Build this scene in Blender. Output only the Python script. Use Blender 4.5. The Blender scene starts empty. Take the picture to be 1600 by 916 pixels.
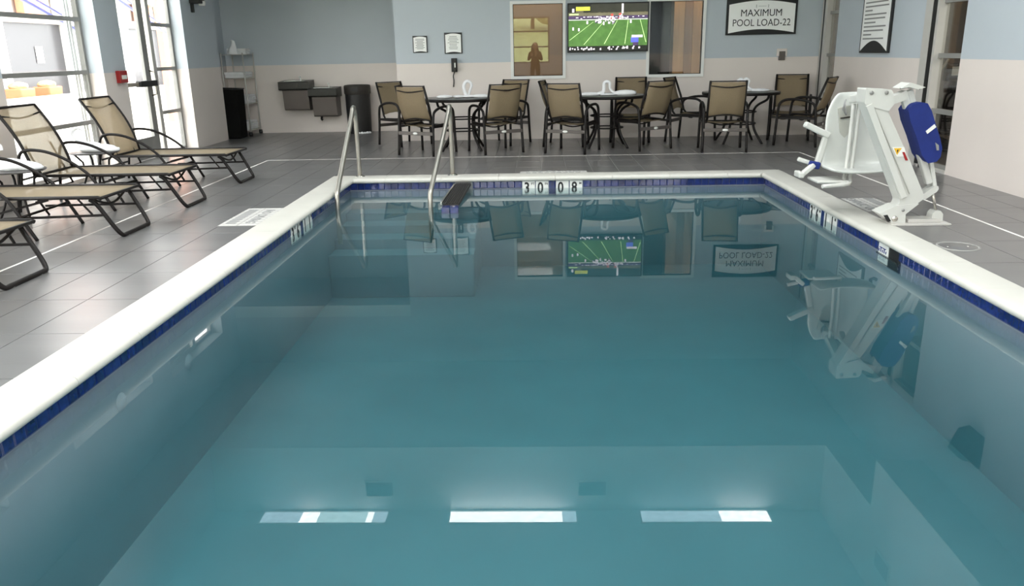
import bpy, bmesh, math, random
from mathutils import Vector, Matrix, Euler
random.seed(7)
sc = bpy.context.scene
COL = sc.collection
PI = math.pi

# ---------------------------------------------------------------- camera
PITCH, YAW, ROLL, FPX = 0.292877, 0.0300794, -0.0193263, 1253.61
CAMZ = 1.37
def cam_axes():
    cp, sp, cy, sy = math.cos(PITCH), math.sin(PITCH), math.cos(YAW), math.sin(YAW)
    f = Vector((-sy*cp, cy*cp, -sp)); r0 = Vector((cy, sy, 0)); u0 = r0.cross(f)
    r = math.cos(ROLL)*r0 + math.sin(ROLL)*u0
    u = -math.sin(ROLL)*r0 + math.cos(ROLL)*u0
    return r, u, f
r_, u_, f_ = cam_axes()
cd = bpy.data.cameras.new('camera'); cam = bpy.data.objects.new('camera', cd); COL.objects.link(cam)
m = Matrix((r_, u_, -f_)).transposed().to_4x4(); m.translation = Vector((0, 0, CAMZ))
cam.matrix_world = m
cd.sensor_width = 36; cd.lens = FPX/1600*36; cd.clip_start = 0.05; cd.clip_end = 300
sc.camera = cam

# ---------------------------------------------------------------- light
sc.view_settings.view_transform = 'Standard'; sc.view_settings.look = 'None'
sc.view_settings.gamma = 1; sc.view_settings.use_curve_mapping = False
sc.view_settings.exposure = 0.8
w = bpy.data.worlds.new('world'); sc.world = w; w.use_nodes = True
nt = w.node_tree; nt.nodes.clear()
out = nt.nodes.new('ShaderNodeOutputWorld'); bg = nt.nodes.new('ShaderNodeBackground')
sky = nt.nodes.new('ShaderNodeTexSky'); sky.sky_type = 'HOSEK_WILKIE'; sky.turbidity = 6
sky.ground_albedo = 0.4; sky.sun_direction = Vector((0.35, -0.65, 0.7)).normalized()
mixw = nt.nodes.new('ShaderNodeMix'); mixw.data_type = 'RGBA'; mixw.inputs[0].default_value = 0.88
mixw.inputs[7].default_value = (1.0, 1.0, 0.98, 1)
nt.links.new(sky.outputs[0], mixw.inputs[6]); nt.links.new(mixw.outputs[2], bg.inputs[0])
bg.inputs[1].default_value = 6.6
nt.links.new(bg.outputs[0], out.inputs[0])
def portal(loc, rot, sx, sy):
    d = bpy.data.lights.new('window_portal', 'AREA'); d.shape = 'RECTANGLE'; d.size = sx; d.size_y = sy
    d.cycles.is_portal = True
    o = bpy.data.objects.new('window_portal', d); COL.objects.link(o); o.location = loc; o.rotation_euler = rot
def area(loc, rot, sx, sy, e, color=(1, 1, 1)):  # unseen fill lamps added to brighten the rooms behind the glass
    d = bpy.data.lights.new('fill_lamp', 'AREA'); d.shape = 'RECTANGLE'; d.size = sx; d.size_y = sy
    d.energy = e; d.color = color
    o = bpy.data.objects.new('fill_lamp', d); COL.objects.link(o); o.location = loc; o.rotation_euler = rot

# ---------------------------------------------------------------- materials
MATS = {}
def mat(name, col, rough=.5, metal=0, noise=None, bump=None, spec=.5, coat=0, alpha=1, vary=0, emit=None, stretch=(1, 1, 1)):
    m = bpy.data.materials.new(name); m.use_nodes = True; t = m.node_tree; b = t.nodes['Principled BSDF']
    b.inputs['Roughness'].default_value = rough; b.inputs['Metallic'].default_value = metal
    b.inputs['Specular IOR Level'].default_value = spec; b.inputs['Coat Weight'].default_value = coat
    b.inputs['Base Color'].default_value = (*col, 1)
    if alpha < 1: b.inputs['Alpha'].default_value = alpha
    if emit: b.inputs['Emission Color'].default_value = (*col, 1); b.inputs['Emission Strength'].default_value = emit
    tc = t.nodes.new('ShaderNodeTexCoord'); mp = t.nodes.new('ShaderNodeMapping'); mp.inputs['Scale'].default_value = stretch
    geo = t.nodes.new('ShaderNodeNewGeometry'); t.links.new(geo.outputs['Position'], mp.inputs[0])
    last = None
    if noise:   # (scale, amount)
        n = t.nodes.new('ShaderNodeTexNoise'); n.inputs['Scale'].default_value = noise[0]; n.inputs['Detail'].default_value = 5
        t.links.new(mp.outputs[0], n.inputs[0])
        h = t.nodes.new('ShaderNodeMapRange'); h.inputs[1].default_value = .25; h.inputs[2].default_value = .75
        h.inputs[3].default_value = 1-noise[1]; h.inputs[4].default_value = 1+noise[1]; t.links.new(n.outputs[0], h.inputs[0])
        mx = t.nodes.new('ShaderNodeVectorMath'); mx.operation = 'SCALE'; mx.inputs[0].default_value = col
        t.links.new(h.outputs[0], mx.inputs[3]); t.links.new(mx.outputs[0], b.inputs['Base Color']); last = mx
    if vary:
        oi = t.nodes.new('ShaderNodeObjectInfo'); h2 = t.nodes.new('ShaderNodeMapRange')
        h2.inputs[3].default_value = 1-vary; h2.inputs[4].default_value = 1+vary
        t.links.new(oi.outputs['Random'], h2.inputs[0])
        m2 = t.nodes.new('ShaderNodeVectorMath'); m2.operation = 'SCALE'
        if last: t.links.new(last.outputs[0], m2.inputs[0])
        else: m2.inputs[0].default_value = col
        t.links.new(h2.outputs[0], m2.inputs[3]); t.links.new(m2.outputs[0], b.inputs['Base Color'])
    if bump:    # (scale, strength, distance)
        n2 = t.nodes.new('ShaderNodeTexNoise'); n2.inputs['Scale'].default_value = bump[0]; n2.inputs['Detail'].default_value = 4
        t.links.new(mp.outputs[0], n2.inputs[0])
        bp = t.nodes.new('ShaderNodeBump'); bp.inputs['Strength'].default_value = bump[1]; bp.inputs['Distance'].default_value = bump[2]
        t.links.new(n2.outputs[0], bp.inputs['Height']); t.links.new(bp.outputs[0], b.inputs['Normal'])
    MATS[name] = m
    return m
def srgb(r, g, b): return tuple(((c/255)/12.92 if c/255 <= .04045 else ((c/255+.055)/1.055)**2.4) for c in (r, g, b))

BLUE = mat('blue_paint', srgb(187, 195, 202), .6, noise=(1.2, .03), bump=(60, .1, .002))
CREAM = mat('pinkish_cream_wainscot', srgb(224, 214, 208), .45, noise=(1.5, .03))
WHITE = mat('white_paint', srgb(232, 232, 230), .5, noise=(2, .02))
CEIL = mat('ceiling_paint', srgb(214, 220, 222), .8, noise=(1.5, .03))
JOINT = mat('light_grout', srgb(228, 224, 220), .7, noise=(20, .05))
GROUT = mat('tile_grout', srgb(138, 137, 134), .8, noise=(20, .08))
DECK = mat('grey_porcelain_tile', srgb(98, 97, 97), .29, noise=(1.6, .15), spec=.95, bump=(9, .1, .003), vary=.035, stretch=(.5, 2.6, 1))
COPE = mat('white_coping', srgb(194, 192, 185), .42, noise=(3, .05), bump=(40, .1, .001), vary=.015)
BTILE = mat('cobalt_glazed_tile', srgb(24, 40, 100), .08, noise=(28, .45), bump=(16, .35, .004), vary=.25, coat=.4)
TJOINT = mat('blue_grey_joint', srgb(70, 80, 112), .7, noise=(20, .1))
SIGNW = mat('sign_white', srgb(250, 250, 248), .4, noise=(6, .02))
MTILE = mat('white_marker_tile', srgb(228, 228, 224), .2, noise=(6, .02))
BLACKP = mat('black_lettering', (.01, .01, .012), .5, noise=(9, .05))
INLAY = mat('pale_mosaic', srgb(192, 190, 187), .5, noise=(30, .12))
GREYP = mat('grey_lettering', srgb(140, 140, 140), .6, noise=(9, .05))
PLASTER = mat('pale_teal_pool_plaster', srgb(160, 156, 166), .7, noise=(1.1, .10), bump=(5, .2, .01))
STEEL = mat('brushed_stainless', srgb(200, 196, 188), .25, 1, noise=(30, .05))
RAILM = mat('satin_steel_tube', srgb(168, 164, 156), .32, .9, noise=(3, .04))
ALU = mat('grey_aluminium', srgb(140, 139, 136), .45, .15, noise=(6, .04))
ALUL = mat('pale_aluminium', srgb(196, 193, 188), .45, .2, noise=(6, .03))
GASKET = mat('black_gasket', (.008, .008, .008), .6, noise=(9, .1))
BRONZE = mat('dark_bronze_metal', srgb(26, 22, 21), .45, 0, noise=(12, .12), spec=.25)
BRONZEL = mat('bronze_strip', srgb(92, 86, 82), .4, .3, noise=(12, .08))
TOWEL = mat('white_towel', srgb(238, 238, 240), .95, noise=(18, .05), bump=(90, .6, .004))
STONE = mat('grey_table_top', srgb(92, 90, 90), .3, noise=(14, .12))
BLACKF = mat('black_fabric', (.008, .008, .008), .9, noise=(14, .15), spec=.1)
BLACK = mat('black_plastic', (.010, .010, .011), .5, noise=(14, .15))
FOUNT = mat('grey_brown_steel_panel', srgb(104, 96, 91), .4, .3, noise=(4, .06))
FOUNTD = mat('dark_basin', srgb(44, 44, 41), .35, .4, noise=(8, .08))
RED = mat('red_enamel', srgb(150, 22, 24), .35, noise=(10, .06))
LIFTW = mat('white_powder_coat', srgb(200, 200, 195), .35, noise=(5, .03))
LIFTS = mat('white_seat_plastic', srgb(196, 198, 194), .3, noise=(5, .03))
LIFTG = mat('pale_grey_recess', srgb(176, 176, 168), .45, noise=(7, .05))
NAVY = mat('royal_blue_fabric', srgb(16, 38, 112), .8, noise=(14, .12), bump=(30, .3, .004))
YELL = mat('warning_yellow', srgb(226, 176, 36), .5, noise=(10, .03))
BROWN = mat('brown_room_wall', srgb(140, 116, 86), .8, noise=(2, .06))
WOODP = mat('tan_wood_panel', srgb(186, 146, 104), .5, noise=(3, .16), stretch=(5, 5, .5))
WOODD = mat('darker_wood_panel', srgb(142, 108, 78), .5, noise=(3, .16), stretch=(5, 5, .5))
CHAR = mat('charcoal_panel', srgb(44, 40, 36), .6, noise=(3, .08))
TANW = mat('tan_gym_wall', srgb(176, 164, 140), .7, noise=(2, .04))
GYMF = mat('dark_gym_floor', srgb(84, 76, 70), .5, noise=(6, .1))
LAWN = mat('lawn_grass', srgb(150, 158, 104), .9, noise=(3, .35), bump=(40, .6, .03))
LEAF = mat('hedge_leaves', srgb(176, 168, 124), .9, noise=(4, .5), bump=(8, .8, .1))
BARK = mat('grey_bark', srgb(92, 80, 66), .9, noise=(8, .2))
CONC = mat('pale_concrete', srgb(225, 222, 214), .8, noise=(2, .05))
FACW = mat('cream_facade', srgb(214, 208, 202), .8, noise=(1, .05))
FACG = mat('dark_storefront_glass', srgb(58, 56, 60), .25, noise=(.6, .25))
PEACH = mat('peach_facade_panel', srgb(212, 142, 112), .8, noise=(2, .05))
ORANGE = mat('orange_planter', srgb(214, 120, 82), .6, noise=(4, .1))
LILAC = mat('lilac_blue_strut', srgb(120, 122, 190), .5, noise=(5, .05))
SKIN = mat('skin', srgb(196, 150, 125), .55, noise=(12, .05))
HAIR = mat('dark_brown_hair', srgb(46, 32, 24), .5, noise=(40, .3), stretch=(6, 6, .6))
CLOTH = mat('dark_clothes', srgb(52, 48, 52), .85, noise=(20, .12))
VENT = mat('vent_grey', srgb(120, 128, 132), .5, noise=(8, .05))

def sling(name, col, tr):
    m = bpy.data.materials.new(name); m.use_nodes = True; t = m.node_tree; b = t.nodes['Principled BSDF']; o = t.nodes['Material Output']
    b.inputs['Roughness'].default_value = .75
    tc = t.nodes.new('ShaderNodeTexCoord')
    wv = t.nodes.new('ShaderNodeTexNoise'); wv.inputs['Scale'].default_value = 120
    t.links.new(tc.outputs['Object'], wv.inputs[0])
    mr = t.nodes.new('ShaderNodeMapRange'); mr.inputs[3].default_value = .8; mr.inputs[4].default_value = 1.2
    t.links.new(wv.outputs[0], mr.inputs[0])
    sv = t.nodes.new('ShaderNodeVectorMath'); sv.operation = 'SCALE'; sv.inputs[0].default_value = col
    t.links.new(mr.outputs[0], sv.inputs[3]); t.links.new(sv.outputs[0], b.inputs['Base Color'])
    tl = t.nodes.new('ShaderNodeBsdfTranslucent'); tl.inputs[0].default_value = (*[c*.9 for c in col], 1)
    tp = t.nodes.new('ShaderNodeBsdfTransparent')
    m1 = t.nodes.new('ShaderNodeMixShader'); m1.inputs[0].default_value = .3
    m2 = t.nodes.new('ShaderNodeMixShader'); m2.inputs[0].default_value = tr
    t.links.new(b.outputs[0], m1.inputs[1]); t.links.new(tl.outputs[0], m1.inputs[2])
    t.links.new(m1.outputs[0], m2.inputs[1]); t.links.new(tp.outputs[0], m2.inputs[2]); t.links.new(m2.outputs[0], o.inputs[0])
    return m
SLING = sling('tan_mesh_sling', srgb(160, 142, 114), .16)
SLINGD = sling('tan_lounger_sling', srgb(172, 156, 130), .3)

def glass(name, tint, base, blend=None, rough=0.0, ior=1.45):
    m = bpy.data.materials.new(name); m.use_nodes = True; t = m.node_tree; t.nodes.remove(t.nodes['Principled BSDF']); o = t.nodes['Material Output']
    fr = t.nodes.new('ShaderNodeFresnel'); fr.inputs[0].default_value = ior
    ad = t.nodes.new('ShaderNodeMath'); ad.operation = 'ADD'; ad.inputs[1].default_value = base; ad.use_clamp = True
    tp = t.nodes.new('ShaderNodeBsdfTransparent'); tp.inputs[0].default_value = (*tint, 1)
    gl = t.nodes.new('ShaderNodeBsdfGlossy'); gl.inputs['Roughness'].default_value = rough
    mx = t.nodes.new('ShaderNodeMixShader')
    t.links.new(fr.outputs[0], ad.inputs[0]); t.links.new(ad.outputs[0], mx.inputs[0])
    t.links.new(tp.outputs[0], mx.inputs[1]); t.links.new(gl.outputs[0], mx.inputs[2]); t.links.new(mx.outputs[0], o.inputs[0])
    geo = t.nodes.new('ShaderNodeNewGeometry'); ma = t.nodes.new('ShaderNodeMath'); ma.operation = 'MULTIPLY_ADD'
    # keep the air-side Fresnel term on both faces of the thin sheet
    ma.inputs[1].default_value = 1/ior-ior; ma.inputs[2].default_value = ior
    t.links.new(geo.outputs['Backfacing'], ma.inputs[0]); t.links.new(ma.outputs[0], fr.inputs[0])
    return m
GLASS = glass('clear_glass', (.96, .97, .97), .0)
TGLASS = glass('interior_glass', (.9, .9, .88), .045)
def water_mat():
    m = glass('pool_water', (.9, .97, .975), 0.012, ior=1.40)
    t = m.node_tree
    tc = t.nodes.new('ShaderNodeNewGeometry'); n = t.nodes.new('ShaderNodeTexNoise'); n.inputs['Scale'].default_value = 3.5; n.inputs['Detail'].default_value = 2
    t.links.new(tc.outputs['Position'], n.inputs[0])
    bp = t.nodes.new('ShaderNodeBump'); bp.inputs['Strength'].default_value = .25; bp.inputs['Distance'].default_value = .0015
    t.links.new(n.outputs[0], bp.inputs['Height'])
    for nd in t.nodes:
        if nd.bl_idname in ('ShaderNodeBsdfGlossy',): t.links.new(bp.outputs[0], nd.inputs['Normal'])
    # fine suspended matter: part of the light is scattered back from just under the surface
    mx = [n_ for n_ in t.nodes if n_.bl_idname == 'ShaderNodeMixShader'][0]; tp = [n_ for n_ in t.nodes if n_.bl_idname == 'ShaderNodeBsdfTransparent'][0]
    df = t.nodes.new('ShaderNodeBsdfDiffuse'); df.inputs[0].default_value = (*srgb(60, 91, 103), 1)
    m3 = t.nodes.new('ShaderNodeMixShader'); m3.inputs[0].default_value = .13
    t.links.new(tp.outputs[0], m3.inputs[1]); t.links.new(df.outputs[0], m3.inputs[2]); t.links.new(m3.outputs[0], mx.inputs[1])
    va = t.nodes.new('ShaderNodeVolumeAbsorption'); va.inputs['Color'].default_value = (.36, .73, .74, 1); va.inputs['Density'].default_value = 1.15
    t.links.new(va.outputs[0], t.nodes['Material Output'].inputs['Volume'])
    return m
WATER = water_mat()

def em(name, col, s=1.0):
    m = bpy.data.materials.new(name); m.use_nodes = True; b = m.node_tree.nodes['Principled BSDF']
    b.inputs['Base Color'].default_value = (*[c*.05 for c in col], 1); b.inputs['Roughness'].default_value = .25
    n = m.node_tree.nodes.new('ShaderNodeTexNoise'); n.inputs['Scale'].default_value = 12
    g = m.node_tree.nodes.new('ShaderNodeNewGeometry'); m.node_tree.links.new(g.outputs['Position'], n.inputs[0])
    r = m.node_tree.nodes.new('ShaderNodeMapRange'); r.inputs[3].default_value = .6; r.inputs[4].default_value = 1.4
    v = m.node_tree.nodes.new('ShaderNodeVectorMath'); v.operation = 'SCALE'; v.inputs[0].default_value = col
    m.node_tree.links.new(n.outputs[0], r.inputs[0]); m.node_tree.links.new(r.outputs[0], v.inputs[3]); m.node_tree.links.new(v.outputs[0], b.inputs['Emission Color'])
    b.inputs['Emission Strength'].default_value = s; return m
# ---------------------------------------------------------------- mesh builder
class MB:
    def __init__(s): s.v = []; s.f = []; s.m = []; s.sm = []
    def add(s, vs, fs, mi=0, smooth=False):
        o = len(s.v); s.v += [tuple(p) for p in vs]; s.f += [tuple(i+o for i in f) for f in fs]
        s.m += [mi]*len(fs); s.sm += [smooth]*len(fs); return s
    def box(s, a, b, mi=0):
        x0, y0, z0 = [min(p, q) for p, q in zip(a, b)]; x1, y1, z1 = [max(p, q) for p, q in zip(a, b)]
        return s.add([(x0,y0,z0),(x1,y0,z0),(x1,y1,z0),(x0,y1,z0),(x0,y0,z1),(x1,y0,z1),(x1,y1,z1),(x0,y1,z1)],
                     [(0,3,2,1),(4,5,6,7),(0,1,5,4),(1,2,6,5),(2,3,7,6),(3,0,4,7)], mi)
    def bar(s, p, q, w, h, mi=0, up=(0, 0, 1)):     # rectangular bar between two points
        p, q = Vector(p), Vector(q); d = (q-p).normalized(); up = Vector(up)
        if abs(d.dot(up)) > .99: up = Vector((0, 1, 0))
        a = d.cross(up).normalized()*w/2; c = a.cross(d).normalized()*h/2
        vs = [p-a-c, p+a-c, p+a+c, p-a+c, q-a-c, q+a-c, q+a+c, q-a+c]
        return s.add(vs, [(0,1,2,3),(7,6,5,4),(0,4,5,1),(1,5,6,2),(2,6,7,3),(3,7,4,0)], mi)
    def tube(s, pts, r, n=8, mi=0, closed=False, caps=True, flat=1.0):
        pts = [Vector(p) for p in pts]; N = len(pts); rs = r if isinstance(r, (list, tuple)) else [r]*N
        vs = []; prev = None
        for i, p in enumerate(pts):
            if closed: d = (pts[(i+1) % N]-pts[i-1]).normalized()
            else: d = (pts[min(i+1, N-1)]-pts[max(i-1, 0)]).normalized()
            if prev is None:
                a = d.cross(Vector((0, 0, 1)))
                if a.length < .05: a = d.cross(Vector((0, 1, 0)))
            else: a = prev-d*prev.dot(d)
            a.normalize(); prev = a.copy(); b = d.cross(a)
            for k in range(n):
                t = 2*PI*k/n; vs.append(p+(a*math.cos(t)+b*math.sin(t)*flat)*rs[i])
        fs = []
        for i in range(N if closed else N-1):
            j = (i+1) % N
            for k in range(n):
                l = (k+1) % n; fs.append((i*n+k, i*n+l, j*n+l, j*n+k))
        s.add(vs, fs, mi, True)
        if caps and not closed:
            o = len(s.v)-len(vs); s.f.append(tuple(o+k for k in reversed(range(n)))); s.f.append(tuple(o+(N-1)*n+k for k in range(n)))
            s.m += [mi, mi]; s.sm += [False, False]
        return s
    def lathe(s, prof, c=(0, 0, 0), n=24, mi=0, smooth=True, sy=1.0, a0=0, a1=2*PI):
        full = abs(a1-a0-2*PI) < 1e-6; M = n if full else n+1; vs = []
        for r, z in prof:
            for k in range(M):
                t = a0+(a1-a0)*k/n; vs.append((c[0]+r*math.cos(t), c[1]+r*sy*math.sin(t), c[2]+z))
        fs = []
        for i in range(len(prof)-1):
            for k in range(n):
                l = (k+1) % M if full else k+1
                fs.append((i*M+k, i*M+l, (i+1)*M+l, (i+1)*M+k))
        return s.add(vs, fs, mi, smooth)
    def prism(s, poly, a0, a1, axis='y', mi=0, smooth=False):   # poly in the other two axes
        n = len(poly)
        def P(u, v, w): return {'x': (w, u, v), 'y': (u, w, v), 'z': (u, v, w)}[axis]
        vs = [P(u, v, a0) for u, v in poly]+[P(u, v, a1) for u, v in poly]
        s.add(vs, [tuple(range(n)), tuple(range(2*n-1, n-1, -1))], mi)
        return s.add(vs, [(i, i+n, (i+1) % n+n, (i+1) % n) for i in range(n)], mi, smooth)
    def sheet(s, rows, th=0, mi=0, smooth=True):    # grid of points
        R, Cn = len(rows), len(rows[0]); vs = [p for r in rows for p in r]
        fs = [(i*Cn+j, i*Cn+j+1, (i+1)*Cn+j+1, (i+1)*Cn+j) for i in range(R-1) for j in range(Cn-1)]
        return s.add(vs, fs, mi, smooth)
    def build(s, name, mats, parent=None, bevel=0, mod=None, **tags):
        me = bpy.data.meshes.new(name); me.from_pydata(s.v, [], s.f)
        for mm in (mats if isinstance(mats, (list, tuple)) else [mats]): me.materials.append(mm)
        me.polygons.foreach_set('material_index', s.m); me.polygons.foreach_set('use_smooth', s.sm)
        bm = bmesh.new(); bm.from_mesh(me); bmesh.ops.recalc_face_normals(bm, faces=bm.faces)
        bm.to_mesh(me); bm.free(); me.update()
        o = bpy.data.objects.new(name, me); COL.objects.link(o)
        if parent: o.parent = parent
        if bevel:
            b = o.modifiers.new('bevel', 'BEVEL'); b.width = bevel; b.segments = 2; b.limit_method = 'ANGLE'
        if mod == 'solid':
            b = o.modifiers.new('solid', 'SOLIDIFY'); b.thickness = .004; b.offset = 0
        for k, v in tags.items(): o[k] = v
        return o
def thing(name, label, cat, loc=(0, 0, 0), rz=0, group=None):
    o = bpy.data.objects.new(name, None); o.empty_display_size = .1; COL.objects.link(o)
    o.location = loc; o.rotation_euler = (0, 0, rz); o['label'] = label; o['category'] = cat
    if group: o['group'] = group
    return o
def copy_tree(o, parent=None):
    c = o.copy(); COL.objects.link(c)
    if parent: c.parent = parent
    for ch in list(o.children): copy_tree(ch, c)
    return c
def shift_parent(o, p):        # world-built mesh parented to an empty placed elsewhere
    o.parent = p; o.matrix_parent_inverse = Matrix.Translation(-Vector(p.location))
    return o
def text(name, body, size, matl, loc, rot, parent=None, extrude=.001, sx=1, font_bold=0, spacing=1.0, align='CENTER'):
    c = bpy.data.curves.new(name, 'FONT'); c.body = body; c.size = size; c.extrude = extrude; c.align_x = align; c.align_y = 'CENTER'
    c.offset = font_bold; c.space_character = spacing; c.resolution_u = 3
    c.materials.append(matl); o = bpy.data.objects.new(name, c); COL.objects.link(o)
    me = bpy.data.meshes.new_from_object(o); me.materials.clear(); me.materials.append(matl); bpy.data.objects.remove(o)
    o = bpy.data.objects.new(name, me); COL.objects.link(o)
    o.location = loc; o.rotation_euler = rot; o.scale = (sx, 1, 1)
    if parent: shift_parent(o, parent) if parent.location.length > 0 else setattr(o, 'parent', parent)
    return o
def arc(c, r, t0, t1, n, plane='xz', y=0):
    pts = []
    for i in range(n+1):
        t = t0+(t1-t0)*i/n; u, v = c[0]+r*math.cos(t), c[1]+r*math.sin(t)
        pts.append((u, y, v) if plane == 'xz' else (y, u, v))
    return pts
def curve3(pts, n=6):          # Catmull-Rom through points
    P = [Vector(p) for p in pts]; P = [2*P[0]-P[1]]+P+[2*P[-1]-P[-2]]; outp = []
    for i in range(1, len(P)-2):
        for k in range(n):
            t = k/n; a, b, c, d = P[i-1], P[i], P[i+1], P[i+2]
            outp.append(.5*((2*b)+(-a+c)*t+(2*a-5*b+4*c-d)*t*t+(-a+3*b-3*c+d)*t**3))
    outp.append(P[-2]); return outp

# ---------------------------------------------------------------- room numbers
XL, XR, YF, YB = -5.24, 4.46, 13.2, -3.0
SPLIT = 1.205
PX0, PX1, PY0, PY1 = -2.10, 2.60, 0.5, 9.10     # pool tile face
CX0, CX1, CY0, CY1 = -2.34, 2.82, 0.26, 9.34    # outer edge of the coping
ZW = -0.130
ZC = 3.6
NT = 0
def wall(name, plane, c0, c1, u0, u1, z0, z1, holes, split=SPLIT, mats=None):
    """plane 'x': slab c0..c1 in x, u is y.  plane 'y': slab in y, u is x."""
    us = sorted({u0, u1, *[h[0] for h in holes], *[h[1] for h in holes]}); zs = sorted({z0, z1, split, *[h[2] for h in holes], *[h[3] for h in holes]})
    us = [u for u in us if u0 <= u <= u1]; zs = [z for z in zs if z0 <= z <= z1]
    b = MB()
    for i in range(len(us)-1):
        for j in range(len(zs)-1):
            um, zm = (us[i]+us[i+1])/2, (zs[j]+zs[j+1])/2
            if any(h[0] < um < h[1] and h[2] < zm < h[3] for h in holes): continue
            mi = 0 if zm < split else 1
            if plane == 'x': b.box((c0, us[i], zs[j]), (c1, us[i+1], zs[j+1]), mi)
            else: b.box((us[i], c0, zs[j]), (us[i+1], c1, zs[j+1]), mi)
    return b.build(name, mats or [CREAM, BLUE], kind='structure')

# walls
L_WINS = [(8.08, 10.04, .05, 2.62), (4.9, 6.9, .05, 2.62), (1.7, 3.7, .05, 2.62), (-1.6, .4, .05, 2.62)]
L_DOOR = (10.6, 12.56, 0, 2.8)
wall('wall_left', 'x', XL-.26, XL, YB-.25, 13.855, 0, 4.8, L_WINS+[L_DOOR])
M_W1 = (-.345, .52, .94, 2.11); M_W2 = (1.785, 2.69, .93, 2.11)
wall('wall_front', 'y', YF, YF+.25, -2.165, XR, 0, 4.8, [M_W1, M_W2])
R_W3 = (12.46, 13.2, .03, 2.45); R_W4 = (8.83, 9.68, 0, 2.42)
wall('wall_right', 'x', XR, XR+.2, YB-.25, YF+.25, 0, 4.8, [R_W3, R_W4])
B_WINS = [(-4.9, .6, .95, 2.5), (1.35, 3.95, .95, 2.5), (-4.9, 3.8, 3.02, 3.56)]  # first widened, other two added unseen, to light the front wall
wall('wall_back', 'y', YB-.25, YB, XL-.26, XR+.2, 0, 4.8, B_WINS)
wall('wall_alcove_front', 'y', 15.0, 15.2, -5.8, -1.9, 0, 3.2, [])
wall('wall_alcove_left', 'x', -5.8, -5.56, 13.6, 15.2, 0, 3.2, [])
wall('wall_alcove_right', 'x', -2.165, -1.9, 13.45, 15.0, 0, 3.2, [])
# alcove ceiling and header
MB().box((-5.6, 13.2, 2.55), (-2.165, 15.0, 2.75)).build('ceiling_alcove', CEIL, kind='structure')
MB().box((XL, 13.2, 2.75), (-2.165, 13.4, 4.8)).build('trim_2', BLUE, kind='structure')
# ceiling: soffits around a raised tray with unseen skylights added to light the room
cb = MB(); TX0, TX1, TY0, TY1, TZ = -4.57, 3.94, -2.4, 9.98, 4.6
cb.box((XL, TY1, ZC), (XR, YF, 4.8)); cb.box((XL, YB, ZC), (TX0, TY1, 4.8)); cb.box((TX1, 8.46, ZC), (XR, TY1, 4.8))
cb.box((TX1, YB, 3.0), (XR, 8.46, 4.8)); cb.box((TX0, YB, ZC), (TX1, TY0, 4.8))
cb.build('ceiling_soffit', CEIL, kind='structure')
ADDED_SKY = []
for (y0, y1) in ((5.6, 7.6), (2.4, 4.4), (-.9, 1.1)):
    for (x0, x1) in ((-3.87, -2.11), (-1.22, .54), (1.44, 3.2)): ADDED_SKY.append((x0, x1, y0, y1))
xs = sorted({TX0, TX1, *[a for s_ in ADDED_SKY for a in s_[:2]]}); ys = sorted({TY0, TY1, *[a for s_ in ADDED_SKY for a in s_[2:]]})
cb = MB()
for i in range(len(xs)-1):
    for j in range(len(ys)-1):
        xm, ym = (xs[i]+xs[i+1])/2, (ys[j]+ys[j+1])/2
        if any(a < xm < b and c < ym < d for a, b, c, d in ADDED_SKY): continue
        cb.box((xs[i], ys[j], TZ), (xs[i+1], ys[j+1], TZ+.2))
cb.build('ceiling', CEIL, kind='structure')
for k, (x0, x1, y0, y1) in enumerate(ADDED_SKY):  # frames and panes of the added skylights
    o = MB()
    for a, b in (((x0-.04, y0-.04), (x1+.04, y0)), ((x0-.04, y1), (x1+.04, y1+.02)), ((x0-.04, y0), (x0, y1)), ((x1, y0), (x1+.04, y1))):
        o.box((*a, TZ-.012), (*b, TZ+.24))
    f = o.build('window_%d' % (k+20), WHITE, kind='structure')
    MB().box((x0, y0, TZ+.17), (x1, y1, TZ+.18)).build('pane', GLASS, f)
    portal(((x0+x1)/2, (y0+y1)/2, TZ+.26), (0, 0, 0), x1-x0, y1-y0)

LAMPW = em('lamp_white', (1, 1, .98), 8); LAMPB = em('lamp_blue_white', (.62, .78, .9), 3); LAMPT = em('lamp_teal_white', (.62, .82, .84), 3.8)
for (x0, x1, segs, lab) in ((-3.87, -2.11, ((0, .31, LAMPB), (.31, .45, LAMPW), (.45, .84, LAMPT), (.84, .89, LAMPW), (.89, 1, LAMPB)), 'left of the three narrow ceiling light strips mirrored in the near water'),
                            (-1.22, .54, ((0, .89, LAMPW), (.89, 1, LAMPB)), 'middle, brightest of the narrow ceiling light strips mirrored in the near water'),
                            (1.44, 3.2, ((0, .62, LAMPB), (.62, 1, LAMPW)), 'right of the three narrow ceiling light strips mirrored in the near water')):
    t = thing('ceiling_light', lab, 'light', ((x0+x1)/2, 9.80, TZ), 0, 'narrow ceiling light strips'); h = (x1-x0)/2
    MB().box((-h-.03, -.17, -.02), (h+.03, -.14, 0)).box((-h-.03, .14, -.02), (h+.03, .17, 0)).box((-h-.03, -.14, -.02), (-h, .14, 0)).box((h, -.14, -.02), (h+.03, .14, 0)).build('frame', WHITE, t)
    for a, b, mm in segs: MB().box((-h+2*h*a, -.14, -.008), (-h+2*h*b, .14, -.002)).build('diffuser', mm, t)

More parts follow.
